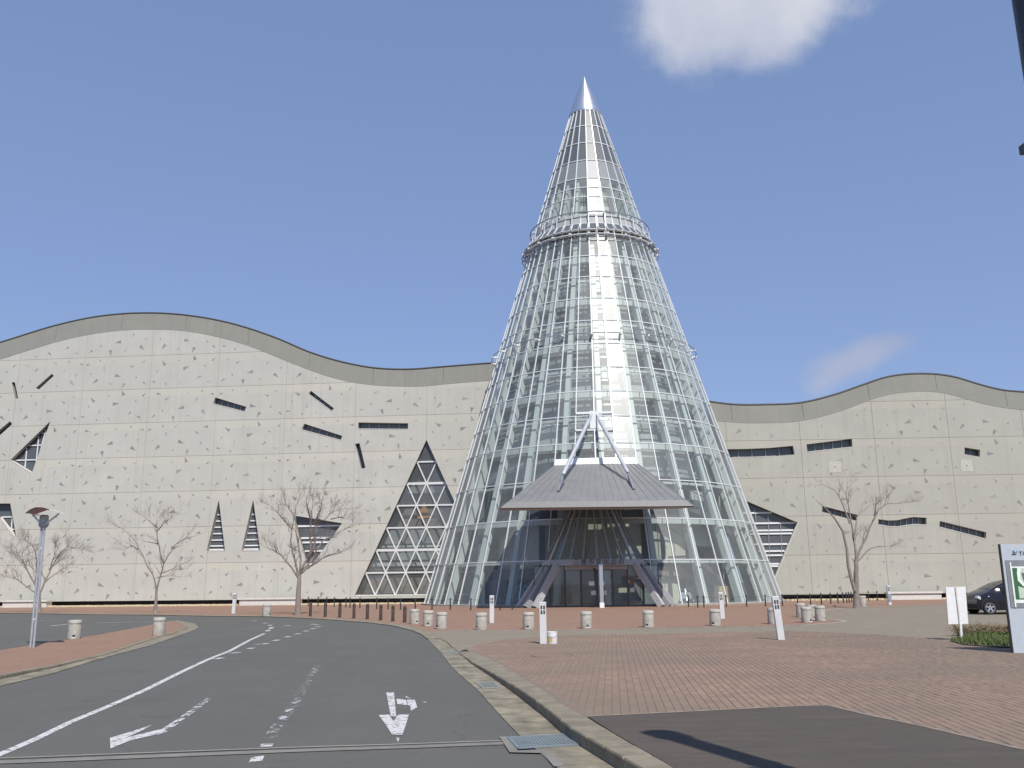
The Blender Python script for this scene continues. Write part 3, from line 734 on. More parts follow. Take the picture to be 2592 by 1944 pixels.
bot_r = [(1700, 1052), (1818, 1066), (1890, 1070.7), (1938, 1070.7), (2022, 1066), (2081, 1054), (2143, 1035), (2207, 1010.8), (2239, 1001), (2294, 992.5), (2341, 990.6), (2387, 994.7), (2440, 1008), (2484, 1021), (2547, 1033), (2592, 1038)]
def smooth_curve(pts):
    us = np.array([p[0] for p in pts]); vs = np.array([p[1] for p in pts])
    mm = np.gradient(vs, us)
    def f(u):
        i = int(np.clip(np.searchsorted(us, u) - 1, 0, len(us) - 2)); h = us[i + 1] - us[i]; t = min(max((u - us[i]) / h, 0), 1)
        return float((2 * t**3 - 3 * t * t + 1) * vs[i] + (t**3 - 2 * t * t + t) * h * mm[i] + (-2 * t**3 + 3 * t * t) * vs[i + 1] + (t**3 - t * t) * h * mm[i + 1])
    return f
CX, CY, CR, CH = 6.67, 72.4, 13.7, 46.0        # glass tower: axis, base radius, height of the cone
def cone_r(z): return CR * (1 - z / CH)
def poly_dist(p, poly):
    q = nearest_on([tuple(a) for a in poly] + [tuple(poly[0])], p); return math.dist(p, q)

BASE_PATTERN = [  # u, v (share of a 6 x 3 m panel), size in m, turn, tone, slimness
    (.06, .80, .34, 0.3, 1, .55), (.17, .26, .56, 3.9, 0, .50), (.30, .62, .46, 5.0, 1, .34), (.45, .86, .44, 0.9, 2, .40), (.52, .42, .58, 6.1, 0, .55),
    (.62, .12, .50, 4.4, 0, .62), (.72, .70, .42, 2.5, 1, .38), (.86, .82, .46, 3.4, 2, .45), (.93, .18, .42, 5.6, 1, .36), (.24, .90, .22, 1.6, 1, .7), (.10, .48, .22, 4.9, 1, .6), (.40, .18, .2, 3, 1, .6), (.80, .36, .24, 1.2, 1, .6)]

def make_wing(W, name, label, u0, u1, joints, rows, tf, bf, windows, mat, fjoints, clip_side, seed):
    root = empty(name, W.o + W.e * u0, label, 'building')
    # keep the concrete outside the glass cone
    def cone_u(z, side):
        rr = cone_r(z) + 0.05; best = u1 if side == 'R' else u0
        # where the wall line meets the cone at this height
        oc = W.o - Vector((CX, CY, 0)); b_ = oc.dot(W.e); c = oc.x**2 + oc.y**2 - rr * rr; D = b_ * b_ - c
        if D <= 0: return None
        return -b_ - math.sqrt(D) if side == 'R' else -b_ + math.sqrt(D)
    def clampu(u, z):
        q = cone_u(z, clip_side)
        if q is None: return u
        return min(u, q) if clip_side == 'R' else max(u, q)
    pad = 0.011
    us = [u0] + [j for j in joints if u0 < j < u1] + [u1]
    holes_all = [w['poly'] for w in windows]
    random.seed(seed)
    for a, b_ in zip(us, us[1:]):
        zs = [ZB] + [r for r in rows if r > ZB + .2]
        for za, zb in zip(zs, zs[1:] + [99]):
            uu = np.linspace(a + pad, b_ - pad, 13)
            tops = [min(zb - pad, bf(u) + .12) for u in uu]
            if max(tops) < za + .15: continue
            low = za + pad
            ok = [(u, t) for u, t in zip(uu, tops) if t > low + .02]
            if len(ok) < 2: continue
            poly = [(ok[0][0], low), (ok[-1][0], low)] + [(u, t) for u, t in reversed(ok)]
            nz = 4
            poly = dense(poly, 0.8); poly = [(clampu(u, z), z) for u, z in poly]
            if max(p[0] for p in poly) - min(p[0] for p in poly) < .25: continue
            hs_ = [h for h in holes_all if any(inside(p, poly) for p in h) or any(inside(p, h) for p in poly) or any(inside(((h[i][0] + h[(i + 1) % len(h)][0]) / 2, (h[i][1] + h[(i + 1) % len(h)][1]) / 2), poly) for i in range(len(h)))]
            for mb in split_parts(slab(poly, hs_, W.pt, 0.0, -0.10)):
                if len(mb.f) > 3: mb.build('wall_panel', mat, root, fix=False)
    # solid core behind the panels, its openings are the window reveals
    uu = np.linspace(u0, u1, 60); core = [(u0, ZB)] + [(u1, ZB)] + [(u, bf(u) + .1) for u in uu[::-1]]
    core = [(clampu(u, z), z) for u, z in dense(core, 1.0)]
    slab(core, holes_all, W.pt, -0.03, -0.70).build('wall_core', 'joint_dark', root, fix=False)
    # fascia: thick lip following the wave, cut into lengths
    ends = [u0] + [j for j in fjoints if u0 < j < u1] + [u1]
    for a, b_ in zip(ends, ends[1:]):
        uu = np.linspace(a + .012, b_ - .012, 9); mb = MB()
        q = [(clampu(u, bf(u)), bf(u), clampu(u, tf(u)), tf(u)) for u in uu]
        vs = []
        for ub, zb, ut, zt in q: vs += [W.pt(ub, zb, -.02), W.pt(ub, zb, .014), W.pt(ut, zt, -.16), W.pt(ut, zt + .005, -.9)]
        fs = []
        for i in range(len(q) - 1):
            for k in range(3): fs.append((i * 4 + k, (i + 1) * 4 + k, (i + 1) * 4 + k + 1, i * 4 + k + 1))
        fs += [(0, 1, 2, 3), tuple((len(q) - 1) * 4 + k for k in (3, 2, 1, 0))]
        mb.add(vs, fs).build('fascia_panel', 'fascia_concrete', root)
    uu = np.linspace(u0, u1, 80); mb = MB()
    mb.tube([W.pt(clampu(u, tf(u)), tf(u) + .04, -.18) for u in uu], .075, 6); mb.build('coping', 'coping', root)
    roof = MB(); vs = []
    for u in uu: vs += [W.pt(clampu(u, tf(u)), tf(u) - .03, -.3), W.pt(u + (-9 if clip_side == 'R' else 9), tf(u) - .03, -32)]
    roof.add(vs, [(2 * i, 2 * i + 1, 2 * i + 3, 2 * i + 2) for i in range(len(uu) - 1)]); roof.build('roof', 'coping', root)
    bk = MB(); uf = u0 if clip_side == 'R' else u1
    bk.add([W.pt(uf, 0, -.1), W.pt(uf, 0, -32), W.pt(uf, tf(uf) - .05, -32), W.pt(uf, tf(uf) - .05, -.3)], [(0, 1, 2, 3)]); bk.build('end_wall', mat, root)
    ue = clampu(u1 if clip_side == 'R' else u0, 0)
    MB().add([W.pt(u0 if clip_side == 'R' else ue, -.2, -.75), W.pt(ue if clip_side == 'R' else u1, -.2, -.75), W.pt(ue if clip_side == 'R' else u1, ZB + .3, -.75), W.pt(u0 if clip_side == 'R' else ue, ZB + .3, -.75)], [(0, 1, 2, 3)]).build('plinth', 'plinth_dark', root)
    # triangular inlays
    allz = [ZB] + rows; first = True; small = MB(); n = 0
    seen = []
    jj = [joints[0] - (joints[1] - joints[0])] + joints + [joints[-1] + (joints[1] - joints[0])]
    for ci, (a, b_) in enumerate(zip(jj, jj[1:])):
        for ri, za in enumerate(allz):
            for k, (fu, fv, sz, turn, tone, slim) in enumerate(BASE_PATTERN):
                flip = (ci * 2 + ri) % 3
                if flip == 1: fu = 1 - fu; turn = pi - turn
                if flip == 2: fv = 1 - fv; turn = -turn
                u = a + fu * (b_ - a) + random.uniform(-.1, .1); v = za + fv * 3.0 + random.uniform(-.06, .06); t = turn + random.uniform(-.12, .12)
                if u < u0 + .4 or u > u1 - .4 or v > bf(u) - .45: continue
                if clampu(u + (.5 if clip_side == 'R' else -.5), v) != u + (.5 if clip_side == 'R' else -.5): continue
                if any(inside((u, v), h) or poly_dist((u, v), h) < .45 for h in holes_all): continue
                seen.append((sz, u, v, t, tone, slim))
    seen.sort(reverse=True)
    for k, (sz, u, v, t, tone, slim) in enumerate(seen):
        tri = [(-.45 * sz, -.5 * slim * sz), (-.45 * sz, .5 * slim * sz), (.55 * sz, random.uniform(-.15, .15) * sz)]
        tri = [(u + x * cos(t) - y * sin(t), v + x * sin(t) + y * cos(t)) for x, y in tri]
        mt_ = ('inlay_dark', 'inlay_mid', 'inlay_light')[(tone + (k % 4 == 0)) % 3]
        if k < 300 and sz > .27: MB().prism(tri, W.pt, .004, -.01).build('triangle_inlay', mt_, root)
        else: small.prism(tri, W.pt, .004, -.01)
    if small.f: tag(small.build('small_inlay', 'inlay_dark', root), kind='stuff')
    # windows
    for w in windows:
        P = w['poly']; n = len(P); dep = w.get('dep', -.46)
        win = MB()
        for i in range(n):
            p, q = P[i], P[(i + 1) % n]; win.bar(W.pt(*p, dep + .02), W.pt(*q, dep + .02), .07, .10, W.n)
        wo = win.build('window', w.get('frame', 'frame_dark'), root)
        if w.get('glass'):
            V, T = cdt(P); MB().add([W.pt(x, y, dep) for x, y in V], T).build('pane', w['glass'], wo, fix=False)
        for (p, q, wd, mt_) in w.get('bars', []): MB().bar(W.pt(*p, dep + .05), W.pt(*q, dep + .05), wd, .07, W.n).build('mullion', mt_, wo)
        # thin sill along the lower edges, sunlight on it put into its white colour
        for i in w.get('sill', []):
            p, q = P[i], P[(i + 1) % n]; MB().bar(W.pt(*p, -.20), W.pt(*q, -.20), .05, .44, W.n).build('sill', 'bench_white', wo)
        if w.get('extra'): w['extra'](W, wo)
    return root

def slit(W, pts, sill=(), parts=5, gl='glass_slit'):
    P = [W.uv(*p) for p in pts]
    # outline order: top-left, top-right, bottom-right, bottom-left
    bars = []; m_ = len(P) // 2; top = P[:m_]; bot = P[m_:][::-1]
    L = sum(math.dist(a, b_) for a, b_ in zip(top, top[1:]))
    rt, rb = resample(top, L / parts), resample(bot, L / parts)
    for a, b_ in list(zip(rt, rb))[1:-1]: bars.append((a, b_, .05, 'steel_grey'))
    return dict(poly=P, glass=gl, bars=bars, sill=list(sill))
def clip_line(poly, z):
    xs = []
    for i in range(len(poly)):
        (x0, y0), (x1, y1) = poly[i], poly[(i + 1) % len(poly)]
        if (y0 > z) != (y1 > z): xs.append(x0 + (x1 - x0) * (z - y0) / (y1 - y0))
    xs.sort(); return xs
def bars_at(W, P, zs, wd, mt_='white_paint'):
    out = []
    for z in zs:
        xs = clip_line(P, z)
        if len(xs) >= 2: out.append(((xs[0] + .04, z), (xs[-1] - .04, z), wd, mt_))
    return out

uvL = lambda pts: [WL.uv(*p) for p in pts]; uvR = lambda pts: [WR.uv(*p) for p in pts]
rowsL = [ZB + 3.0 * k + .02 for k in range(1, 9)]
jl = [WL.uv(*p)[0] for p in [(34.8, 1058), (202.6, 1057), (368.7, 1053), (541, 1049), (714, 1134), (894, 1132), (1080, 1080)]]
stepL = (jl[-1] - jl[0]) / 6; jl = [jl[0] + stepL * k for k in range(7)]
U0L, U1L = jl[0] - 2.2 * stepL, WL.uv(1330, 1200)[0]
def ext_curve(pts, W, ulo, uhi):
    q = [W.uv(*p) for p in pts]
    if ulo < q[0][0]: s_ = (q[0][1] - q[1][1]) / (q[0][0] - q[1][0]); q = [(ulo, q[0][1] + s_ * .8 * (ulo - q[0][0]))] + q
    if uhi > q[-1][0]: s_ = (q[-1][1] - q[-2][1]) / (q[-1][0] - q[-2][0]); q = q + [(uhi, q[-1][1] + s_ * .6 * (uhi - q[-1][0]))]
    return smooth_curve(q)
tfL, bfL = ext_curve(top_l, WL, U0L, U1L), ext_curve(bot_l, WL, U0L, U1L)
winL = []
winL.append(slit(WL, [Z1(p) for p in [(93, 657), (118, 655), (145, 785), (122, 790)]], parts=3))
winL[-1]['bars'] = []
winL.append(slit(WL, [Z1(p) for p in [(287, 700), (415, 588), (430, 605), (308, 716)]], parts=4))
winL.append(slit(WL, [Z1(p) for p in [(-140, 1150), (80, 967), (98, 990), (-110, 1180)]], parts=4))
winL.append(slit(WL, [Z1(p) for p in [(1722, 777), (1970, 852), (1955, 890), (1705, 827)]], (2,), 5))
winL.append(slit(WL, [Z2(p) for p in [(590, 597), (775, 738), (757, 760), (572, 622)]], (2,), 5))
winL.append(slit(WL, [Z2(p) for p in [(537, 860), (842, 958), (830, 992), (517, 908)]], (2,), 5))
winL.append(slit(WL, [Z2(p) for p in [(970, 850), (1368, 857), (1367, 905), (968, 902)]], (2,), 5))
winL.append(slit(WL, [Z2(p) for p in [(945, 1022), (980, 1017), (1027, 1213), (993, 1222)]], parts=4)); 
winL[-1]['bars'] = []
# big upright triangle of panes left of the frame
P = uvL([Z1(p) for p in [(403, 967), (83, 1277), (255, 1382)]])
w = dict(poly=P, glass='glass_dark', bars=[], sill=[1]); ax = [WL.uv(*Z1(p)) for p in [(345, 1020), (285, 1090), (190, 1180), (190, 1185), (335, 1150), (270, 1330)]]
zs = [WL.uv(*Z1(p))[1] for p in [(345, 1057), (290, 1155), (200, 1273)]]
w['bars'] += bars_at(WL, P, zs, .09)
for (a, b_) in (((347, 1028), (262, 1345)), ((288, 1085), (268, 1290)), ((192, 1175), (178, 1330))): w['bars'].append((WL.uv(*Z1(a)), WL.uv(*Z1(b_)), .08, 'white_paint'))
winL.append(w)
P = uvL([RL(p) for p in [(-200, 235), (82, 235), (133, 525), (0, 350)]]); w = dict(poly=P, glass='glass_dark', bars=bars_at(WL, P, [WL.uv(*RL((50, 340)))[1], WL.uv(*RL((90, 440)))[1]], .09), sill=[2])
w['bars'].append((WL.uv(*RL((84, 240))), WL.uv(*RL((68, 435))), .07, 'white_paint')); winL.append(w)
for T_ in ([(1750, 207), (1800, 615), (1652, 618)], [(2025, 205), (2082, 612), (1930, 614)]):
    P = uvL([RL(p) for p in T_]); zl, zh = P[2][1], P[0][1]
    winL.append(dict(poly=P, glass='glass_dark', frame='alu', bars=bars_at(WL, P, [zl + (zh - zl) * f for f in (.02, .105, .22, .345, .47, .59, .715)], .10) + bars_at(WL, P, [zl + .1], .2), sill=[1]))
P = uvL([Z8(p) for p in [(512, 375), (1135, 475), (705, 1070)]])
winL.append(dict(poly=P, glass='glass_slit', bars=bars_at(WL, P, [WL.uv(*Z8((705, y)))[1] for y in (507, 660, 716, 826, 995)], .14), sill=[]))
# large triangle of triangular panes beside the tower: clear glass, hall behind
A_, B_, C_ = WL.uv(1079.5, 1113.3), WL.uv(897, 1508), WL.uv(1266, 1504)
C_ = (2 * A_[0] - B_[0], B_[1])
def lattice(W, wo):
    N = 7; dep = -.34
    f = lambda i, j: (A_[0] + (B_[0] - A_[0]) * i / N + (C_[0] - B_[0]) * j / N, A_[1] + (B_[1] - A_[1]) * i / N)
    for i in range(1, N + 1):
        for j in range(i):
            for t in ([f(i - 1, j), f(i, j), f(i, j + 1)], [f(i - 1, j), f(i, j + 1), f(i - 1, j + 1)] if j < i - 1 else None):
                if t: MB().add([W.pt(*p, dep) for p in t], [(0, 1, 2)]).build('pane', 'glass_window', wo, fix=False)
        MB().bar(W.pt(*f(i, 0), dep + .05), W.pt(*f(i, i), dep + .05), .125 if i not in (2, 5) else .19, .10, W.n).build('mullion', 'lattice_grey', wo)
        if i < N:
            MB().bar(W.pt(*f(i, 0), dep + .055), W.pt(*f(N, N - (0) - (i) if False else (N - i) + 0), dep + .055) if False else W.pt(*f(N, N - i), dep + .055), .12, .10, W.n) if False else None
    for k in range(1, N):
        MB().bar(W.pt(*f(k, 0), dep + .06), W.pt(*f(N, N - k), dep + .06), .10, .10, W.n).build('mullion', 'lattice_grey', wo)
        MB().bar(W.pt(*f(k, k), dep + .065), W.pt(*f(N, k), dep + .065), .10, .10, W.n).build('mullion', 'lattice_grey', wo)
    # the hall behind the glass
    u_a, u_b = B_[0] - 1, C_[0] + 1
    MB().add([W.pt(u_a, 0, -2.2), W.pt(u_b, 0, -2.2), W.pt(u_b, 15, -2.2), W.pt(u_a, 15, -2.2)], [(0, 1, 2, 3)]).build('hall_wall', 'interior_brown', wo)
    HT_ = A_[1] - B_[1]
    for nm, f0, f1, d, m1 in (('hall_wainscot', -.06, .17, -1.6, 'interior_brown'), ('hall_floor', .185, .212, -.9, 'white_column'), ('hall_panel', .225, .42, -1.3, 'inner_panel'), ('hall_panel', .66, .74, -1.3, 'inner_panel'), ('hall_rail', .305, .318, -1.1, 'white_column')):
        MB().prism([(u_a, B_[1] + HT_ * f0), (u_b, B_[1] + HT_ * f0), (u_b, B_[1] + HT_ * f1), (u_a, B_[1] + HT_ * f1)], W.pt, d, d - .25).build(nm, m1, wo)
    t = [(W.uv(*Z2(p))) for p in [(1480, 1480), (1420, 1620), (1535, 1605)]]
    MB().prism(t, W.pt, -.8, -.9).build('hanging_triangle', 'orange_panel', wo)
winL.append(dict(poly=[A_, B_, C_], glass=None, bars=[], sill=[1], extra=lattice))
fjL = [WL.uv(x, 860)[0] for x in (139, 304, 467, 628, 785, 946, 1122)]; sF = (fjL[-1] - fjL[0]) / 6; fjL = [fjL[0] - sF] + fjL
wing_l = make_wing(WL, 'concert_hall', 'long pale concrete hall with high wave roof and big triangular lattice window', U0L, U1L, [jl[0] - stepL] + jl, rowsL, tfL, bfL, winL, 'wall_concrete', fjL, 'R', 5)

rowsR = [ZB + 3.0 * k - .02 for k in range(1, 7)]
jr = [WR.uv(*Z6(p))[0] for p in [(690, 828), (1205, 822), (1725, 813)]]; sR = (jr[2] - jr[0]) / 2
U0R, U1R = WR.uv(1700, 1300)[0], WR.uv(2592, 1300)[0] + 9
jR = [jr[0] - sR, jr[0], jr[1], jr[2], jr[2] + sR, jr[2] + 2 * sR]
tfR, bfR = ext_curve(top_r, WR, U0R, U1R), ext_curve(bot_r, WR, U0R, U1R)
winR = [slit(WR, [Z6(p) for p in [(60, 650), (160, 645), (300, 643), (460, 636), (620, 622), (630, 682), (500, 693), (350, 700), (200, 702), (60, 702)]], (6, 7), 6),
        slit(WR, [Z6(p) for p in [(712, 612), (1025, 573), (1030, 630), (720, 665)]], (2,), 5),
        slit(WR, [Z6(p) for p in [(1802, 633), (1908, 650), (1908, 698), (1802, 680)]], (), 2),
        slit(WR, [Z6(p) for p in [(822, 1037), (1063, 1098), (1060, 1140), (820, 1077)]], (), 5),
        slit(WR, [Z6(p) for p in [(1208, 1128), (1280, 1137), (1340, 1135), (1400, 1122), (1450, 1113), (1540, 1118), (1540, 1168), (1460, 1163), (1400, 1170), (1340, 1180), (1280, 1178), (1207, 1165)]], (6, 7, 8, 9, 10), 8),
        slit(WR, [Z6(p) for p in [(1632, 1140), (1952, 1218), (1950, 1265), (1628, 1182)]], (2,), 6)]
P = uvR([(1830, 1243), (2020, 1322.8), (1962, 1462)])
w = dict(poly=P, glass='glass_slit', frame='frame_dark', bars=bars_at(WR, P, [WR.uv(*Z5((1600, y)))[1] for y in (295, 433, 528, 571, 710, 801, 857, 970, 1000)], .13), sill=[])
for y0, y1, x in ((185, 420, 1410), (270, 1000, 1590), (340, 860, 1750)): w['bars'].append((WR.uv(*Z5((x, y0 + 60))), WR.uv(*Z5((x + 25, y1))), .05, 'steel_grey'))
w['sill'] = [1]; winR.append(w)
wing_r = make_wing(WR, 'exhibition_hall', 'greyer concrete wing with lower wave roof and ribbon windows right of the tower', U0R, U1R, jR, rowsR, tfR, bfR, winR, 'wall_concrete_b', [WR.uv(x, 1000)[0] for x in (1850, 2030, 2200, 2374, 2547)], 'L', 9)
for P in ([(863, 728), (952, 726), (955, 806), (868, 808)], [(1772, 717), (1852, 717), (1863, 800), (1780, 800)]):
    q = uvR([Z6(p) for p in P]); h = MB().prism(q, WR.pt, .012, -.01).build('hatch', 'hatch', wing_r)
    c = (sum(p[0] for p in q) / 4, sum(p[1] for p in q) / 4); MB().box(WR.pt(*c, .02), (.06, .03, .06)).build('hatch_knob', 'frame_dark', h)
# stone beds at the foot of the walls
def stone_bed(W, a, b_, label, n, seed, w0=.2, w1=1.5):
    random.seed(seed); mb = MB()
    for k in range(n):
        u = random.uniform(a, b_); d = random.uniform(w0, w1); s_ = random.uniform(.10, .26); c = W.pt(u, .2 + s_ * .12, d)
        vs = []; M = Matrix.Rotation(random.uniform(0, 6.3), 3, 'Z')
        for z, f in ((-.4, 1), (.35, .72)):
            for q in range(5): vs.append(c + M @ Vector((cos(q * 1.2566) * s_ * f * random.uniform(.8, 1.1), sin(q * 1.2566) * s_ * .7 * f, z * s_)))
        mb.add(vs, [(5, 6, 7, 8, 9)] + [(q, (q + 1) % 5, (q + 1) % 5 + 5, q + 5) for q in range(5)])
    o = mb.build('stone_gravel', 'stone_gold', None); tag(o, label, 'gravel', kind='stuff')
    return o
stone_bed(WL, U0L + 4, WL.uv(1085, 1500)[0], 'strip of golden stones along the foot of the left hall', 2600, 3)
stone_bed(WR, WR.uv(1975, 1500)[0], U1R - 2, 'strip of golden stones along the foot of the right wing', 1000, 4)

# ------------------------------------------------------------------ the glass tower
AZ0, NLOW, NUP = radians(-5.5), 48, 24
DA = 2 * pi / NLOW; DB = 2 * pi / NUP
rows_low = [.28, 3.10, 5.83, 8.47, 11.1, 13.1, 15.0, 16.9, 18.8, 20.72, 22.65, 24.55, 26.45, 28.4]
rows_up = [30.35, 32.12, 33.05, 34.0, 35.85, 37.7, 39.55, 41.3]
tower = empty('glass_tower', (CX, CY, 0), 'tall glass cone tower with white mullions and a pointed silver tip', 'tower')
def cp(a, z, dr=0.0, r=None):
    """point of the tower skin at azimuth a (0 faces -Y, positive towards +X)"""
    rr = (cone_r(z) if r is None else r) + dr
    return Vector((CX + rr * sin(a), CY - rr * cos(a), z))
cam_az = math.atan2(-CX, CY)                    # azimuth of the camera seen from the axis
def adiff(a, b_): return abs((a - b_ + pi) % (2 * pi) - pi)
PORCH = [k for k in range(-2, 2)]               # facets taken by the entrance (mullions -20.5 to 9.5 degrees)
rest = MB(); rest_up = MB()
def quad(mb, a0, a1, z0, z1, ins=0.02):
    mb.add([cp(a0, z0, -ins), cp(a1, z0, -ins), cp(a1, z1, -ins), cp(a0, z1, -ins)], [(0, 1, 2, 3)])
for i, (z0, z1) in enumerate(zip(rows_low, rows_low[1:])):
    if i == len(rows_low) - 1: break
    me = None
    for k in range(NLOW):
        kk = (k + NLOW // 2) % NLOW - NLOW // 2
        a0 = AZ0 + kk * DA; a1 = a0 + DA
        if i == 0 and kk in PORCH: continue
        if adiff((a0 + a1) / 2, cam_az) > radians(72.5): quad(rest, a0, a1, z0, z1); continue
        if me is None:
            mb = MB(); quad(mb, AZ0, AZ0 + DA, z0, z1); o = mb.build('pane', 'glass_clear', tower, fix=False); me = o.data
        else:
            o = bpy.data.objects.new('pane', me); col.objects.link(o); o.parent = tower
        o.rotation_euler = (0, 0, kk * DA)
for i, (z0, z1) in enumerate(zip(rows_up, rows_up[1:])):
    me = None; mt_ = 'glass_clear' if z1 < 34.1 else ('pane_opaque' if z1 < 36 else 'glass_dark')
    for k in range(NUP):
        kk = (k + NUP // 2) % NUP - NUP // 2; a0 = AZ0 + kk * DB; a1 = a0 + DB
        if adiff((a0 + a1) / 2, cam_az) > radians(62): quad(rest if z1 < 34.1 else rest_up, a0, a1, z0, z1); continue
        if me is None:
            mb = MB(); quad(mb, AZ0, AZ0 + DB, z0, z1); o = mb.build('pane', mt_, tower, fix=False); me = o.data
        else:
            o = bpy.data.objects.new('pane', me); col.objects.link(o); o.parent = tower
        o.rotation_euler = (0, 0, kk * DB)
tag(rest.build('glazing_field', 'glass_clear', tower, fix=False), kind='stuff')
tag(rest_up.build('upper_glazing_field', 'glass_dark', tower, fix=False), kind='stuff')
# mullions and rings
me = None
for k in range(NLOW):
    kk = (k + NLOW // 2) % NLOW - NLOW // 2; a = AZ0 + kk * DA
    z0 = rows_low[0] if not (-2 < kk < 2) else rows_low[1]
    nrm = (cp(a, 10) - Vector((CX, CY, 10))).normalized()
    MB().bar(cp(a, z0), cp(a, 28.4), .066, .08, nrm).build('mullion', 'mullion_alu', tower)
for k in range(NUP):
    a = AZ0 + k * DB; nrm = (cp(a, 10) - Vector((CX, CY, 10))).normalized()
    MB().bar(cp(a, 30.35), cp(a, 41.3), .07, .08, nrm).build('mullion', 'mullion_alu', tower)
def ring(name, z, dr, r, mat, n=NLOW, seg=4, parent=tower, gap=None):
    mb = MB(); pts = [cp(AZ0 + 2 * pi * k / n, z, dr) for k in range(n)]
    for k in range(n):
        kk = (k + n // 2) % n - n // 2
        if gap and kk in gap: continue
        p, q = pts[k], pts[(k + 1) % n]; mb.bar(p, q, r[1], r[0], (p + q) / 2 - Vector((CX, CY, z)))
    return mb.build(name, mat, parent)
for i, z in enumerate(rows_low): ring('transom', z, -.01, (.10, .065), 'mullion_alu', NLOW, gap=PORCH if i == 0 else None)
for z in rows_up: ring('transom', z, -.01, (.10, .065), 'mullion_alu', NUP)
# parapet band with outward-tilted vent windows between the two gantry rings
zb0, zb1 = 28.4, 30.35
for k in range(NLOW):
    a = AZ0 + k * DA; a1 = a + DA; am = a + DA / 2
    vis = adiff(am, cam_az) < radians(95)
    MB().add([cp(a, 29.5, .0), cp(a1, 29.5, .0), cp(a1, zb1, .02), cp(a, zb1, .02)], [(0, 1, 2, 3)]).build('parapet_panel', 'inner_panel', tower, fix=False) if vis else None
    if vis:
        p = [cp(a + .012, 28.75, .42), cp(a1 - .012, 28.75, .42), cp(a1 - .012, 29.48, .05), cp(a + .012, 29.48, .05)]
        w_ = MB()
        for q in range(4): w_.bar(p[q], p[(q + 1) % 4], .05, .04, cp(am, 29) - Vector((CX, CY, 29)))
        w_ = w_.build('vent_window', 'mullion_alu', tower)
        MB().add(p, [(0, 1, 2, 3)]).build('vent_pane', 'glass_dark', w_, fix=False)
    nrm = cp(a, 29) - Vector((CX, CY, 29))
    MB().bar(cp(a, zb0, .02), cp(a, zb1, .33 if k % 2 == 0 else .05), .07, .05, nrm).build('parapet_post', 'mullion_alu', tower)
mb = MB()
mb.add([cp(AZ0 + k * DA, z, -.12) for z in (28.4, 29.6) for k in range(NLOW)], [(k, (k + 1) % NLOW, (k + 1) % NLOW + NLOW, k + NLOW) for k in range(NLOW)]); mb.build('parapet_back', 'inner_glazing', tower)
def hoop(name, z, dr, rad, mat, n=96):
    mb = MB(); mb.tube([cp(2 * pi * k / n, z, dr) for k in range(n)], rad, 6, False, True); return mb.build(name, mat, tower, True)
hoop('gantry_ring', 30.45, .36, .05, 'steel_grey'); hoop('gantry_ring', 28.62, .42, .035, 'edging'); hoop('gantry_ring', 28.30, .46, .045, 'mullion_alu'); hoop('gantry_ring', 28.42, .20, .04, 'mullion_alu')
hoop('gantry_ring', 19.55, .42, .04, 'steel_grey')
mb = MB()
for k in range(0, NLOW, 2):
    a = AZ0 + k * DA
    MB().bar(cp(a, 19.50, 0), cp(a, 19.50, .50), .14, .12).build('gantry_bracket', 'alu_white', tower)
    MB().bar(cp(a, 28.36, 0), cp(a, 28.36, .55), .16, .13).build('gantry_bracket', 'alu_white', tower)
    MB().bar(cp(a, 30.40, 0), cp(a, 30.40, .40), .10, .08).build('gantry_bracket', 'alu', tower)
# silver tip
MB().lathe([(1.46, 41.34), (1.46, 41.46), (.93, 43.0), (.925, 43.02), (.01, 45.3)], 48, (CX, CY, 0), True, False).build('tip', 'steel_cap', tower, True)
MB().lathe([(1.40, 41.28), (1.30, 41.36)], 48, (CX, CY, 0)).build('tip_shadow_gap', 'frame_dark', tower)
# frame and floors inside
for k in range(0, NLOW, 2):
    a = AZ0 + k * DA + radians(2.4); nrm = cp(a, 10) - Vector((CX, CY, 10))
    MB().bar(cp(a, 0.2, -.85), cp(a, 28.3, -.8), .36, .50, nrm).build('column', 'white_column', tower)
for i, z in enumerate(rows_low[1:], 1):
    ring('ring_beam', z - .12, -.85, (.46 if i % 2 == 0 else .30, .16 if i % 2 else .40), 'white_column', NLOW)
def annulus(name, z, r0, r1, th, mat, parent=tower):
    n = 48; mb = MB(); vs = []
    for zz, rr in ((z, r0), (z, r1), (z - th, r1), (z - th, r0)): vs += [Vector((CX + rr * sin(2 * pi * k / n), CY - rr * cos(2 * pi * k / n), zz)) for k in range(n)]
    fs = []
    for q in range(4):
        for k in range(n): fs.append((q * n + k, q * n + (k + 1) % n, ((q + 1) % 4) * n + (k + 1) % n, ((q + 1) % 4) * n + k))
    return mb.add(vs, fs).build(name, mat, parent)
# inner drum: dim glazing with pale parapets and rails, one storey to every two rows of glass
levels = [11.1, 15.0, 18.8, 22.65, 26.45]
def drum(name, z0, z1, dr0, dr1, mat, n=24):
    mb = MB(); vs = [cp(2 * pi * k / n, z, d) for z, d in ((z0, dr0), (z1, dr1)) for k in range(n)]
    return mb.add(vs, [(k, (k + 1) % n, (k + 1) % n + n, k + n) for k in range(n)]).build(name, mat, tower)
drum('inner_glazing', 9.0, 28.3, -1.95, -1.75, 'inner_glazing', 48)
for z in levels:
    rr = cone_r(z) - 1.75
    annulus('floor_slab', z - .05, rr - .4, rr + .22, .30, 'inner_panel')
    drum('parapet', z - .05, z + 1.15, -1.62, -1.66, 'inner_panel', 48)
    for h in (1.35, 1.75):
        n = 48; mb = MB(); mb.tube([cp(2 * pi * k / n, z + h, -1.5) for k in range(n)], .035, 5, False, True); mb.build('handrail', 'alu_white', tower)
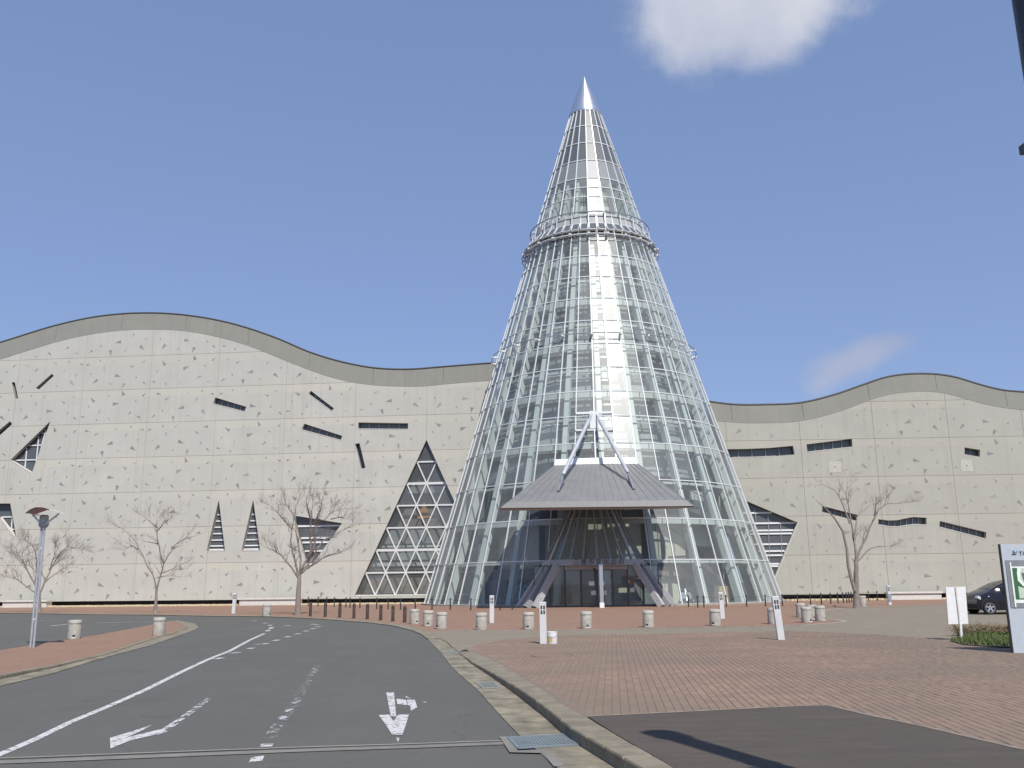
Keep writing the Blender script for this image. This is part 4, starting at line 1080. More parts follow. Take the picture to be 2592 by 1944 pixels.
for k in range(0, NLOW, 2):
    a = AZ0 + k * DA + radians(9.5)
    for z in levels: MB().bar(cp(a, z + 1.1, -1.74), cp(a, z + 3.2, -1.74), .07, .10, cp(a, z) - Vector((CX, CY, z))).build('inner_mullion', 'inner_panel', tower)
drum('upper_core', 30.2, 34.0, -1.1, -.9, 'inner_glazing', 24)
for z in (31.2, 32.3, 33.4): drum('upper_band', z, z + .45, -1.0, -.95, 'interior_panel')
for k in range(NUP):
    a = AZ0 + k * DB + radians(2); MB().bar(cp(a, 30.3, -.6), cp(a, 34.0, -.55), .20, .6, cp(a, 31) - Vector((CX, CY, 31))).build('column', 'white_column', tower)
MB().lathe([(3.4, .2), (3.2, 9.5)], 16, (CX, CY, 0), False, False).build('core', 'inner_panel', tower)
mb = MB(); n = 20; vs = []
for k in range(n + 1):
    a = radians(78 + 204 * k / n); vs += [cp(a, .2, 0, 10.2), cp(a, 9.6, 0, 8.4)]
mb.add(vs, [(2 * k, 2 * k + 2, 2 * k + 3, 2 * k + 1) for k in range(n)]).build('rear_wall', 'interior_beige', tower)
annulus('lobby_ceiling', 9.4, .5, cone_r(9.4) - 2.3, .35, 'inner_panel')
annulus('ground_floor', .24, .2, cone_r(.2) - .1, .3, 'interior_dark')
annulus('base_kerb', .30, cone_r(.25) - .1, cone_r(.25) + .22, .35, 'edging')
annulus('floor_slab', 28.3, .5, cone_r(28.3) - .2, .3, 'interior_panel'); annulus('floor_slab', 34.0, .3, cone_r(34.0) - .15, .2, 'interior_panel')
# backdrop of the lobby: curved inner walls of beige, brown and blue panels
n = 0
for q, (a0, a1, r_, z0, z1, m_) in enumerate(((-1.2, -.62, 8.4, 2.6, 6.6, 'interior_beige'), (-.62, -.22, 7.6, 2.7, 6.2, 'interior_beige'), (-.22, .34, 7.2, 2.8, 6.0, 'interior_beige'), (.36, .8, 8.0, 3.0, 6.4, 'interior_beige'), (.8, 1.35, 8.6, 4.2, 8.2, 'interior_panel'),
                              (-1.2, .8, 8.9, 1.9, 2.7, 'interior_brown'), (-1.5, -.9, 9.2, .2, 1.95, 'interior_dark'), (-.9, -.5, 8.6, .2, 2.6, 'interior_blue'), (.28, .42, 8.4, .2, 2.8, 'interior_blue'), (.42, .62, 8.6, .2, 2.6, 'interior_beige'), (-.45, .25, 6.0, .2, 2.6, 'interior_beige'), (-2.2, -1.2, 9.5, .2, 8.0, 'interior_beige'), (1.2, 2.2, 9.5, .2, 8.0, 'interior_beige'),
                              (-1.35, 1.35, 8.8, 6.6, 7.5, 'interior_dark'))):
    mb = MB(); N_ = 10; vs = []
    for k in range(N_ + 1):
        a = a0 + (a1 - a0) * k / N_
        for z in (z0, z1): vs.append(Vector((CX + r_ * sin(a), CY - r_ * cos(a), z)))
    mb.add(vs, [(2 * k, 2 * k + 2, 2 * k + 3, 2 * k + 1) for k in range(N_)]); mb.build('lobby_wall', m_, tower)
# stair on the right: brown treads climbing along the glass, dark rail
NS = 20
for k in range(NS):
    a = radians(62) - radians(30) * k / NS; z = .35 + .16 * k; r0 = 8.0
    c = Vector((CX + (r0 + 1.3) * sin(a), CY - (r0 + 1.3) * cos(a), z))
    MB().box(c, (.50, 2.4, .12), Matrix.Rotation(a, 3, 'Z')).build('stair_tread', 'stair_brown', tower)
mb = MB(); mb.tube([Vector((CX + 10.6 * sin(radians(62 - 46 * t)), CY - 10.6 * cos(radians(62 - 46 * t)), 1.3 + 4.6 * t)) for t in np.linspace(0, 1, 12)], .04, 5); mb.build('stair_rail', 'black_paint', tower)
for t in np.linspace(0, 1, 9):
    a = radians(62 - 46 * t); p = Vector((CX + 10.6 * sin(a), CY - 10.6 * cos(a), .35 + 4.6 * t)); MB().bar(p, p + Vector((0, 0, .95)), .03, .03, (1, 0, 0)).build('rail_post', 'black_paint', tower)
# ramps sweeping round inside, dark undersides
for (a0, a1, z0, z1) in ((-1.15, -.2, 5.0, 8.2), (.25, 1.2, 8.2, 5.4), (-.9, .1, 8.6, 10.6)):
    mb = MB(); N_ = 14; vs = []
    for k in range(N_ + 1):
        t = k / N_; a = a0 + (a1 - a0) * t; z = z0 + (z1 - z0) * t; R1 = cone_r(z) - 1.8
        for rr, zz in ((R1 - 1.6, z), (R1, z), (R1, z - .5), (R1 - 1.6, z - .35)): vs.append(Vector((CX + rr * sin(a), CY - rr * cos(a), zz)))
    fs = []
    for k in range(N_):
        for q in range(4): fs.append((k * 4 + q, (k + 1) * 4 + q, (k + 1) * 4 + (q + 1) % 4, k * 4 + (q + 1) % 4))
    mb.add(vs, fs).build('ramp', 'interior_dark', tower)
    mb = MB(); mb.tube([Vector((CX + (cone_r(z0 + (z1 - z0) * t) - 1.8) * sin(a0 + (a1 - a0) * t), CY - (cone_r(z0 + (z1 - z0) * t) - 1.8) * cos(a0 + (a1 - a0) * t), z0 + (z1 - z0) * t + .95)) for t in np.linspace(0, 1, 14)], .035, 5); mb.build('ramp_rail', 'black_paint', tower)
    for t in np.linspace(0, 1, 12):
        z = z0 + (z1 - z0) * t; a = a0 + (a1 - a0) * t; rr = cone_r(z) - 1.8; p = Vector((CX + rr * sin(a), CY - rr * cos(a), z)); MB().bar(p, p + Vector((0, 0, .95)), .03, .03, (1, 0, 0)).build('rail_post', 'black_paint', tower)

# ------------------------------------------------------------------ entrance porch: canopy, glazed half-cone, doors
EX, EY = 5.12, 59.6                              # centre of the small cone
porch = empty('entrance_porch', (EX, 57.0, .2), 'entrance porch with wide grey metal canopy hung from two rods', 'porch')
ER, EH = 4.55, 9.4                                # base radius and height of the small cone
def er(z): return ER * (1 - (z - .2) / (EH - .2))
def ep(a, z, dr=0): r_ = er(z) + dr; return Vector((EX + r_ * sin(a), EY - r_ * .78 * cos(a), z))
# canopy: fan of standing-seam strips between the tower and a straight eave
NSM = 20; azl, azr = radians(-20.5), radians(9.5)
eL, eR = atY(1285, 1280, 53.6), atY(1736, 1270, 53.6)
tops = [cp(azl + (azr - azl) * k / NSM, 9.55, .10) for k in range(NSM + 1)]
eave = [eL.lerp(eR, k / NSM) for k in range(NSM + 1)]
for k in range(NSM + 1): eave[k].z = 6.32 + .0 * k
for k in range(NSM):
    a, b_, c, d = tops[k], tops[k + 1], eave[k + 1], eave[k]; ct = (a + b_ + c + d) / 4
    ins = .004; P = [p + (ct - p).normalized() * ins for p in (a, b_, c, d)]
    dn = Vector((0, .02, -.12))
    MB().add(P + [p + dn for p in P], [(0, 1, 2, 3), (7, 6, 5, 4), (0, 4, 5, 1), (1, 5, 6, 2), (2, 6, 7, 3), (3, 7, 4, 0)]).build('roof_strip', 'canopy_metal', porch)
for k in range(NSM + 1): MB().bar(tops[k] + Vector((0, 0, .02)), eave[k] + Vector((0, 0, .005)), .03, .022).build('standing_seam', 'canopy_metal', porch)
e0, e1 = eave[0] + Vector((-.42, -.25, -.34)), eave[-1] + Vector((.42, -.25, -.34))
tb = [tops[0] + Vector((-.1, 1.2, -.9)), tops[-1] + Vector((.1, 1.2, -.9))]
fa = MB(); fa.add([eave[0] + Vector((0, 0, .03)), eave[-1] + Vector((0, 0, .03)), e1, e0, e0 + Vector((0, .1, -.06)), e1 + Vector((0, .1, -.06))], [(0, 1, 2, 3), (3, 2, 5, 4)]); fa.build('eave_fascia', 'canopy_fascia', porch)
sb = [Vector((e0.x - .1, 58.6, e0.z + .25)), Vector((e1.x + .1, 58.6, e1.z + .25))]
MB().add([e0, eave[0], tops[0], sb[0]], [(0, 1, 2, 3)]).build('canopy_side', 'canopy_fascia', porch); MB().add([e1, eave[-1], tops[-1], sb[1]], [(0, 1, 2, 3)]).build('canopy_side', 'canopy_fascia', porch)
MB().add([e0 + Vector((0, .1, -.06)), e1 + Vector((0, .1, -.06)), sb[1], sb[0]], [(0, 1, 2, 3)]).build('canopy_soffit', 'soffit_pale', porch)
# white flashing where the canopy meets the glass
for k in range(4):
    a0, a1 = azl + (azr - azl) * k / 4, azl + (azr - azl) * (k + 1) / 4
    MB().add([cp(a0, 9.56, .12), cp(a1, 9.56, .12), cp(a1, 10.0, .10), cp(a0, 10.0, .10)], [(0, 1, 2, 3)]).build('flashing', 'white_paint', porch)
# hanger plate and two rods
ha = radians(-5.5); hz = 13.3
nrm = cp(ha, hz) - Vector((CX, CY, hz))
MB().box(cp(ha, 12.75, .18), (.62, .2, 1.25), Matrix.Rotation(ha, 3, 'Z')).build('hanger_plate', 'alu_white', porch)
MB().bar(cp(ha - DA, 13.32, .08), cp(ha + DA, 13.32, .08), .16, .12, nrm).build('hanger_beam', 'alu_white', porch)
MB().bar(cp(ha - DA, 12.05, .08), cp(ha + DA, 12.05, .08), .12, .10, nrm).build('hanger_beam', 'alu_white', porch)
for px, py, t_, kx in ((1428, 1195, .36, 0), (1587, 1190, .36, 1)):
    # foot: point on the roof plane in that direction
    best = min(((tops[k].lerp(eave[k], f), k, f) for k in range(NSM + 1) for f in np.linspace(.2, .7, 51)), key=lambda q: (lambda d: (PW / 2 + PF * d.dot(RIGHT) / d.dot(FWD) - px)**2 + (PH / 2 - PF * d.dot(UP) / d.dot(FWD) - py - 12)**2)(q[0] + Vector((0, 0, .45)) - CAM))
    foot = best[0] + Vector((0, 0, .55)); top = cp(ha, 13.2, .34) + Vector((-.14 if kx == 0 else .14, 0, 0))
    d = (top - foot).normalized()
    rd = MB(); rd.tube([foot, foot + d * .25, top - d * .9, top - d * .75, top], [.10, .13, .13, .055, .05], 10, True); rd.build('tie_rod', 'rod_grey', porch, True)
    k = best[1]; dl = tops[k].lerp(eave[k], min(1, best[2] + .22)); ul = best[0]
    mb = MB(); s_ = Vector((.03, 0, 0))
    mb.add([foot - s_, dl + Vector((0, 0, .04)) - s_, ul + Vector((0, 0, .04)) - s_, foot + s_, dl + Vector((0, 0, .04)) + s_, ul + Vector((0, 0, .04)) + s_], [(0, 1, 2), (5, 4, 3), (0, 3, 4, 1), (1, 4, 5, 2), (2, 5, 3, 0)]); mb.build('rod_fin', 'steel_grey', porch)
    MB().bar(dl + Vector((0, 0, .03)), ul + Vector((0, 0, .03)), .16, .05).build('fin_shoe', 'frame_dark', porch)
# half-cone of glass
HB, HT = 2.72, 3.10
NV = 12; va = [radians(-92 + 184 * k / NV) for k in range(NV + 1)]
for k in range(NV):
    a0, a1 = va[k], va[k + 1]; MB().add([ep(a0, HT), ep(a1, HT), ep(a1, 7.6), ep(a0, 7.6)], [(0, 1, 2, 3)]).build('pane', 'glass_porch', porch, fix=False)
    MB().add([ep(a0, HB, .06), ep(a1, HB, .06), ep(a1, HT, .08), ep(a0, HT, .08)], [(0, 1, 2, 3)]).build('header_panel', 'pier_metal', porch)
    MB().add([ep(a0, HB, .06), ep(a1, HB, .06), ep(a1, HB, -1.2), ep(a0, HB, -1.2)], [(0, 1, 2, 3)]).build('soffit', 'soffit_pale', porch)
for k in range(NV + 1):
    a = va[k]; MB().bar(ep(a, HT), ep(a, 7.8), .10, .16, ep(a, 4) - Vector((EX, EY, 4))).build('rib', 'pier_dark' if abs(a) > .9 else 'steel_grey', porch)
# sloping piers at both sides
for sgn in (-1, 1):
    for da, w_, mt_ in ((1.20, .34, 'pier_metal'), (1.02, .42, 'pier_dark'), (.84, .30, 'pier_metal')):
        a = sgn * da; MB().bar(ep(a, .22, .62), ep(a, HB + .02, .02), w_, .36, ep(a, 1) - Vector((EX, EY, 1))).build('pier', mt_, porch)
    for k in range(4):
        a0, a1 = sgn * (1.20 + .11 * k), sgn * (1.20 + .11 * (k + 1))
        MB().add([ep(a0, .25, .6), ep(a1, .25, .6), ep(a1, HB), ep(a0, HB)], [(0, 1, 2, 3)]).build('pane', 'glass_porch', porch, fix=False)
# doors behind the opening: a straight glazed screen
DY = 58.0; xs = [EX - 3.9, EX - 2.9, EX - 1.95, EX - .95, EX + .05, EX + 1.0, EX + 1.95, EX + 2.9, EX + 3.9]
for k, (xa, xb) in enumerate(zip(xs, xs[1:])):
    slide = 2 <= k <= 5
    dr = MB(); zt = 2.45 if slide else 2.7
    y = DY - (.06 if k in (3, 4) else 0)
    for p, q in (((xa + .03, .26), (xb - .03, .26)), ((xb - .03, .26), (xb - .03, zt)), ((xb - .03, zt), (xa + .03, zt)), ((xa + .03, zt), (xa + .03, .26))): dr.bar((p[0], y, p[1]), (q[0], y, q[1]), .05, .06, (0, 1, 0))
    dr = dr.build('door' if slide else 'side_screen', 'steel_dark', porch)
    MB().add([(xa + .04, y, .28), (xb - .04, y, .28), (xb - .04, y, zt - .02), (xa + .04, y, zt - .02)], [(0, 1, 2, 3)]).build('door_pane' if slide else 'screen_pane', 'glass_porch', dr, fix=False)
    if k in (3, 4): MB().box(((xa + xb) / 2 + (.15 if k == 3 else -.2), y - .03, 1.62), (.34, .01, .26)).build('notice', 'white_paint', dr)
    if k in (3, 4): MB().box(((xa + xb) / 2 + (.25 if k == 3 else -.05), y - .03, 1.05), (.30, .01, .28)).build('notice', 'bench_white', dr)
    if k == 6: MB().box(((xa + xb) / 2 - .2, y - .03, 1.75), (.30, .01, .34)).build('notice', 'rust', dr); MB().box(((xa + xb) / 2 - .2, y - .03, 1.2), (.30, .01, .26)).build('notice', 'bench_white', dr)
MB().box((EX, DY - .02, 2.58), (3.9, .14, .24)).build('door_header', 'pier_metal', porch)
MB().box((EX - .1, DY - .14, 2.5), (.14, .08, .08)).build('door_sensor', 'frame_dark', porch)
ps = MB(); ps.box((EX + .12, 56.0, 1.5), (.22, .22, 2.5)); ps.build('centre_post', 'alu', porch); MB().box((EX + .12, 56.0, .34), (.27, .27, .32)).build('post_foot', 'white_paint', porch)
# counter and cabinets in the dim lobby behind the doors
MB().box((EX + 1.6, 60.2, .62), (2.2, .6, .8)).build('counter', 'interior_blue', porch); MB().box((EX - 1.2, 60.4, .6), (.5, .5, .7)).build('stand', 'wood_box', porch)
# lettering on the header
fc = bpy.data.curves.new('lettering', 'FONT'); fc.body = '三豊市文化会館'; fc.size = .40; fc.space_character = 1.32; fc.align_x = 'CENTER'; fc.align_y = 'CENTER'; fc.extrude = .01
fo = bpy.data.objects.new('lettering_curve', fc); col.objects.link(fo)
bpy.context.view_layer.update()
fm = bpy.data.meshes.new_from_object(fo.evaluated_get(bpy.context.evaluated_depsgraph_get())); bpy.data.objects.remove(fo)
fm.materials.clear(); fm.materials.append(MATS['letters'])
fo = bpy.data.objects.new('lettering', fm); col.objects.link(fo); fo.parent = porch
pt_ = ep(0, 2.91, .10); fo.location = pt_ + Vector((.1, -.04, 0)) - porch.location; fo.rotation_euler = (radians(90), 0, 0)

# ------------------------------------------------------------------ bare trees
def make_tree(name, label, base_px, Y, trunk, limbs, r0, seed, dens=1.0, tw=1.0):
    random.seed(seed)
    B = gp(*base_px); Y = B.y if Y is None else Y
    root = empty(name, (B.x, Y, z_plaza(B.x, Y)), label, 'tree', 'bare trees in front of the hall')
    f = lambda p, dy=0: (lambda q: Vector((q.x, q.y, q.z)))(atY(p[0], p[1], Y + dy))
    tp = [Vector((B.x, Y, z_plaza(B.x, Y) - .05))] + [f(p) for p in trunk]
    t = MB(); n = len(tp)
    pts = []; rads = []
    for i in range(n - 1):
        for k in range(3):
            s_ = (i + k / 3) / (n - 1); pts.append(tp[i].lerp(tp[i + 1], k / 3) + Vector((random.uniform(-.015, .015), random.uniform(-.03, .03), 0))); rads.append(r0 * (1.25 - .55 * s_) if s_ > .08 else r0 * 1.5)
    pts.append(tp[-1]); rads.append(r0 * .68)
    t.tube(pts, rads, 9); t.build('trunk', 'bark', root, True)
    cr = MB(); tws = MB()
    def grow(p, d, L, r, depth):
        n = 4; q = [p]; dd = d.copy()
        for k in range(n):
            dd = (dd + Vector((random.gauss(0, .16), random.gauss(0, .16), random.gauss(.05, .12)))).normalized(); q.append(q[-1] + dd * (L / n))
        (cr if depth > 1 else tws).tube(q, [r * (1 - .7 * k / n) for k in range(n + 1)], 5 if depth > 1 else 3, False)
        if depth > 0:
            for k in range(1, n + 1):
                for _ in range(2 if k > 1 else 1):
                    if random.random() > .92 * dens: continue
                    ax = Vector((random.gauss(0, 1), random.gauss(0, 1), random.gauss(0, .6))); ax = (ax - dd * ax.dot(dd)).normalized()
                    nd = (dd * random.uniform(.7, 1.1) + ax * random.uniform(.45, .95) + Vector((0, 0, .12))).normalized()
                    grow(q[k], nd, L * random.uniform(.5, .72), max(.004, r * .5), depth - 1)
    for li, L in enumerate(limbs):
        dy1 = random.uniform(-1.2, 1.2); m_ = len(L)
        P = [f(p, dy1 * (i / max(1, m_ - 1)) ** 1.2) for i, p in enumerate(L)]
        if li < 99: P = [P[0]] + P[1:]
        # soften the drawn line
        Q = [P[0]]
        for a, b_ in zip(P, P[1:]):
            Q.append(a.lerp(b_, .5) + Vector((random.uniform(-.03, .03), random.uniform(-.06, .06), random.uniform(-.03, .03)))); Q.append(b_)
        rl = r0 * (.50 if len(L) > 4 else .36); nq = len(Q)
        rr = [max(.010, rl * (1 - .82 * i / (nq - 1))) for i in range(nq)]
        cr.tube(Q, rr, 7, True)
        for i in range(2, nq):
            d = (Q[i] - Q[i - 1]).normalized(); s_ = i / (nq - 1)
            for _ in range(2 if s_ > .45 else 1):
                if random.random() > dens: continue
                ax = Vector((random.gauss(0, 1), random.gauss(0, 1), random.gauss(0, .5))); ax = (ax - d * ax.dot(d)).normalized()
                grow(Q[i], (d * .8 + ax * random.uniform(.5, 1.0) + Vector((0, 0, .15))).normalized(), random.uniform(.55, 1.0) * tw, max(.008, rr[i] * .55), 2)
        grow(Q[-1], (Q[-1] - Q[-2]).normalized(), .7 * tw, max(.009, rr[-1] * .9), 2)
    c = cr.build('crown', 'bark', root, False, False)
    if tws.f: tws.build('twigs', 'twig', c, False, False)
    return root
make_tree('bare_tree', 'broad bare tree with reddish twigs behind the tall street lamp', RL((312, 1106)), None, [RL((314, 1040)), RL((316, 955))],
          [[RL(p) for p in L] for L in ([(316, 960), (275, 870), (215, 760), (165, 665), (120, 590)], [(312, 930), (297, 800), (293, 690), (275, 590), (210, 535)], [(322, 950), (362, 850), (410, 750), (480, 640), (540, 580), (605, 590)], [(300, 965), (200, 890), (150, 850), (60, 825)], [(358, 865), (440, 800), (520, 752)], [(400, 770), (420, 690), (440, 610)], [(250, 830), (190, 720), (160, 690)])], .125, 21, .85, .95)
make_tree('bare_tree', 'slender bare tree with three spreading limbs standing alone before the hall', RL((1243, 1112)), None, [RL((1246, 1040)), RL((1250, 940))],
          [[RL(p) for p in L] for L in ([(1248, 950), (1240, 860), (1222, 800), (1170, 720), (1120, 610), (1060, 510), (1000, 450), (930, 415)], [(1252, 940), (1285, 810), (1310, 715), (1355, 635), (1400, 565), (1480, 520), (1575, 490)], [(1310, 712), (1280, 620), (1262, 540), (1258, 430), (1250, 380)], [(1260, 430), (1200, 380), (1150, 340)], [(1262, 450), (1310, 390), (1350, 360)], [(1300, 790), (1380, 760), (1445, 722)], [(1110, 600), (1050, 570), (990, 600)], [(1250, 830), (1330, 815), (1420, 820)], [(1262, 560), (1200, 545), (1160, 540)])], .10, 22, .62, .85)
make_tree('bare_tree', 'dense bare tree in front of the inverted triangular window', Z8((568, 1642)), None, [Z8((578, 1450)), Z8((588, 1290)), Z8((592, 1120))],
          [[Z8(p) for p in L] for L in ([(590, 1180), (540, 1110), (440, 975), (360, 880), (260, 820), (150, 775)], [(575, 1120), (545, 980), (505, 850), (482, 690), (500, 560), (520, 420)], [(600, 1100), (610, 930), (580, 740), (552, 600), (545, 420), (545, 250), (600, 150)], [(605, 1100), (660, 980), (725, 880), (735, 700), (730, 500), (745, 330), (765, 200)], [(600, 1120), (680, 1050), (770, 1000), (870, 930), (960, 880), (1130, 840)], [(620, 1090), (740, 960), (805, 820), (890, 700), (990, 650), (1210, 535)], [(700, 930), (770, 800), (800, 600), (805, 420), (870, 250), (890, 150)], [(800, 420), (900, 440), (1010, 330), (1160, 290)], [(500, 560), (420, 460), (320, 340), (200, 240)], [(545, 420), (470, 300), (420, 220)], [(730, 400), (690, 250), (680, 180)], [(990, 420), (1080, 400), (1150, 410)])], .135, 23, .58, .8)
make_tree('bare_tree', 'sparse twin-stemmed bare tree in front of the right wing', (2169, 1539), None, [(2168, 1500), (2167, 1450), Z6((1056, 1395))],
          [[Z6(p) for p in L] for L in ([(1056, 1395), (1045, 1300), (1030, 1200), (1010, 1080), (985, 960), (992, 880)], [(1012, 1160), (955, 1010), (905, 925), (825, 888)], [(1060, 1395), (1100, 1300), (1150, 1180), (1210, 1060), (1270, 1020), (1385, 1015)], [(1062, 1420), (1130, 1345), (1200, 1315), (1290, 1312)], [(1180, 1110), (1190, 1030), (1240, 990)], [(1040, 1260), (1060, 1120), (1100, 1030)])], .145, 24, .5, .85)
st = MB(); Yt = gp(2169, 1539).y
tr4 = [o for o in bpy.data.objects if o.name.startswith('bare_tree')][-1]
q = [atY(*Z6(p), Yt - .1) for p in [(1046, 1625), (1025, 1555), (1000, 1450), (990, 1330), (962, 1210), (905, 1120), (840, 1050), (775, 995)]]
st.tube(q, [.10, .095, .085, .075, .06, .045, .03, .012], 7); st.build('second_stem', 'bark', tr4, True)

# ------------------------------------------------------------------ street furniture
def px_h(base, top):
    """height of an upright thing seen between two photo rows above its foot"""
    b_ = gp(*base); d = pray(top[0], top[1]); return (CAM + d * (b_.y / d.y)).z - b_.z
# concrete drums
def make_drum():
    r = empty('concrete_drum', (0, 0, 0), '', 'bollard')
    MB().lathe([(.205, 0), (.215, .03), (.200, .47), (.190, .475), (.190, .495), (.212, .50), (.214, .57), (.200, .60), (.10, .61)], 24, (0, 0, 0)).build('body', 'drum_concrete', r, True)
    MB().box((.02, -.206, .10), (.085, .02, .075)).build('vent', 'frame_dark', r); MB().box((.02, -.208, .048), (.10, .018, .03)).build('vent_lip', 'white_paint', r)
    return r
dp = make_drum(); first = True
GRP = 'concrete drum bollards'
for (px, py), lab, rz in ((R7((967, 275)), 'concrete drum bollard next to the last brown post', .5), (R7((1060, 290)), 'second concrete drum from the row of brown posts', .0), (R7((1155, 308)), 'third concrete drum from the brown posts, beside the path start', -.9),
                     (R7((1435, 316)), 'concrete drum left of the tower-side light pillar', -1.2), (R7((1765, 312)), 'concrete drum just left of the pillar with the paint can', -.3), ((1484.5, 1590.7), 'concrete drum in front of the entrance doors', .05),
                     ((1641.8, 1587.8), 'concrete drum right of the entrance doors', -.5), ((1811, 1584), 'concrete drum right in front of the far light pillar', -.7), ((1958, 1579.5), 'concrete drum partly hidden by the leaning light pillar', .5),
                     ((2042.7, 1576), 'nearest drum of the cluster of four on the brick tongue', .4), ((2028, 1562.4), 'leftmost drum of the cluster of four on the brick tongue', .2), ((2057, 1569), 'half hidden rear drum of the cluster of four', .1), ((2077, 1572), 'rightmost drum of the cluster of four on the brick tongue', .9),
                     ((2184, 1536), 'concrete drum beside the trunk of the twin-stemmed tree', .6), ((2472, 1528), 'far concrete drum in front of the dark car', 0.), (RL((590, 1318)), 'concrete drum on the island nearest the tall street lamp', .3), (RL((1267, 1290)), 'concrete drum at the tip of the brick island', -2.), (RL((2130, 1137)), 'far concrete drum in front of the white bench', 1.)):
    o = dp if first else copy_tree(dp); first = False
    p = gp(px, py); o.location = p; o.rotation_euler = (random.uniform(-.01, .01), random.uniform(-.012, .012), rz); tag(o, lab, 'bollard', GRP)
# white light pillars
def make_pillar(h=1.1, w=.185):
    r = empty('light_pillar', (0, 0, 0), '', 'light pillar')
    MB().box((0, 0, h / 2), (w, w * .8, h)).build('post', 'pillar_white', r); MB().box((0, 0, h + .012), (w * 1.06, w * .86, .025)).build('cap', 'alu_white', r)
    for i in (-1, 1):
        for j in range(2): MB().box((i * w * .2, -w * .4 - .002, h - .12 - .13 * j), (w * .27, .008, .10)).build('light_slot', 'steel_dark', r)
    return r
pp = make_pillar(); first = True
for (px, py), lab, rx, sc, ry in (((1375.6, 1630), 'white light pillar with the paint can at its foot', 0, 1.0, -.004), ((1245, 1576.5), 'white light pillar standing left of the entrance', 0, 1.0, .01), ((1829, 1565.7), 'white light pillar right of the entrance behind a drum', 0, 1.0, -.03),
                          ((1977, 1620), 'leaning white light pillar on the right of the plaza', 0, 1.07, -.075), (RL((1868, 1115)), 'far white light pillar by the white bench on the left', 0, 1.0, .03), ((2252.6, 1531), 'far bluish light pillar in front of the low white wall on the right', 0, 1.0, 0)):
    o = pp if first else copy_tree(pp); first = False
    o.location = gp(px, py); o.rotation_euler = (0, ry, 0); o.scale = (1, 1, sc); tag(o, lab, 'light pillar', 'white light pillars')
blue = [o for o in bpy.data.objects if o.name.startswith('light_pillar')][-1]
MB().box(blue.location + Vector((0, -.09, .42)), (.19, .03, .42)).build('notice_plate', 'steel_grey', blue)
# brown timber posts beside the road
def make_post():
    r = empty('timber_post', (0, 0, 0), '', 'post')
    MB().lathe([(.075, 0), (.075, .66), (.055, .70), (.01, .71)], 10, (0, 0, 0)).build('shaft', 'post_brown', r, True)
    MB().lathe([(.079, .56), (.079, .60)], 10, (0, 0, 0)).build('band', 'black_paint', r)
    return r
tpst = make_post(); names = ['first', 'second', 'third', 'fourth', 'fifth', 'sixth', 'seventh', 'last']
for k, q in enumerate([(236, 222), (340, 226), (442, 230), (541, 236), (635, 242), (729, 249), (814, 257), (897, 265)]):
    o = tpst if k == 0 else copy_tree(tpst); o.location = gp(*R7(q)); o.rotation_euler = (0, 0, k)
    tag(o, f'{names[k]} brown roadside post counted from the tree to the concrete drums', 'post', 'brown roadside posts')
# thin black posts with a rope along the building
Z13 = zoomf(1300, 1480, .36166); Z19 = zoomf(1900, 1400, .32796)
Lp = [R7(q) for q in [(220, 152), (290, 152), (350, 153), (403, 156), (485, 160), (514, 162), (583, 165), (700, 170), (780, 172), (867, 175), (970, 176), (1088, 176), (1216, 177), (1360, 178), (1565, 179), (1650, 176)]]
Rp = [Z13(q) for q in [(1225, 156), (1290, 160), (1333, 159), (1490, 156), (1632, 154), (1765, 152), (1883, 149), (1990, 146), (2080, 141), (2157, 138)]] + [Z19(q) for q in [(548, 393), (620, 392), (676, 388), (717, 387), (744, 385), (762, 383), (782, 380), (912, 367), (980, 366)]]
rp = None; ords = lambda k: ['first', 'second', 'third', 'fourth', 'fifth', 'sixth', 'seventh', 'eighth', 'ninth', 'tenth', 'eleventh', 'twelfth', 'thirteenth', 'fourteenth', 'fifteenth', 'sixteenth', 'seventeenth', 'eighteenth', 'nineteenth'][k]
for side, pts_ in (('l', Lp), ('r', Rp)):
    prev = None
    for k, q in enumerate(pts_):
        if rp is None:
            rp = empty('rope_post', (0, 0, 0), '', 'post'); MB().lathe([(.038, 0), (.038, .68), (.02, .70)], 8, (0, 0, 0)).build('shaft', 'black_paint', rp, True); MB().lathe([(.05, .58), (.05, .62)], 8, (0, 0, 0)).build('ring', 'frame_dark', rp); o = rp
        else: o = copy_tree(rp)
        o.location = gp(*q)
        tag(o, f'thin black rope post, {ords(k)} from ' + ('the dense tree towards the entrance' if side == 'l' else 'the entrance towards the right wing'), 'post', 'thin black rope posts')
        top = o.location + Vector((0, 0, .60))
        if prev is not None and (top - prev).length < 9:
            rope = MB(); rope.tube([prev.lerp(top, t) - Vector((0, 0, .05 * 4 * t * (1 - t))) for t in np.linspace(0, 1, 7)], .010, 4)
            ro = rope.build('rope', 'steel_dark', o) ; 
        prev = top
# low white benches against the walls
def bench(W, pxa, pxb, label, d0=.9, d1=1.9, h=.46):
    a = W.uv(*pxa)[0] * 1.0; b_ = W.uv(*pxb)[0]; c = W.pt((a + b_) / 2, 0.2, (d0 + d1) / 2)
    r = empty('white_bench', c, label, 'bench', 'low white benches along the walls'); M = Matrix.Rotation(math.atan2(W.e.y, W.e.x), 3, 'Z'); L = abs(b_ - a)
    MB().box(c + Vector((0, 0, h / 2)), (L - .2, (d1 - d0) - .2, h), M).build('base', 'bench_white', r); MB().box(c + Vector((0, 0, h + .05)), (L, d1 - d0, .12), M).build('top', 'bench_white', r)
bench(WL, (38, 1530), (152, 1530), 'low white bench behind the broad tree by the street lamp'); bench(WL, (624, 1526), (778, 1526), 'low white bench between far light pillar and dense tree')
bench(WR, (2228, 1512), (2362, 1512), 'low white bench wall at the foot of the right wing')
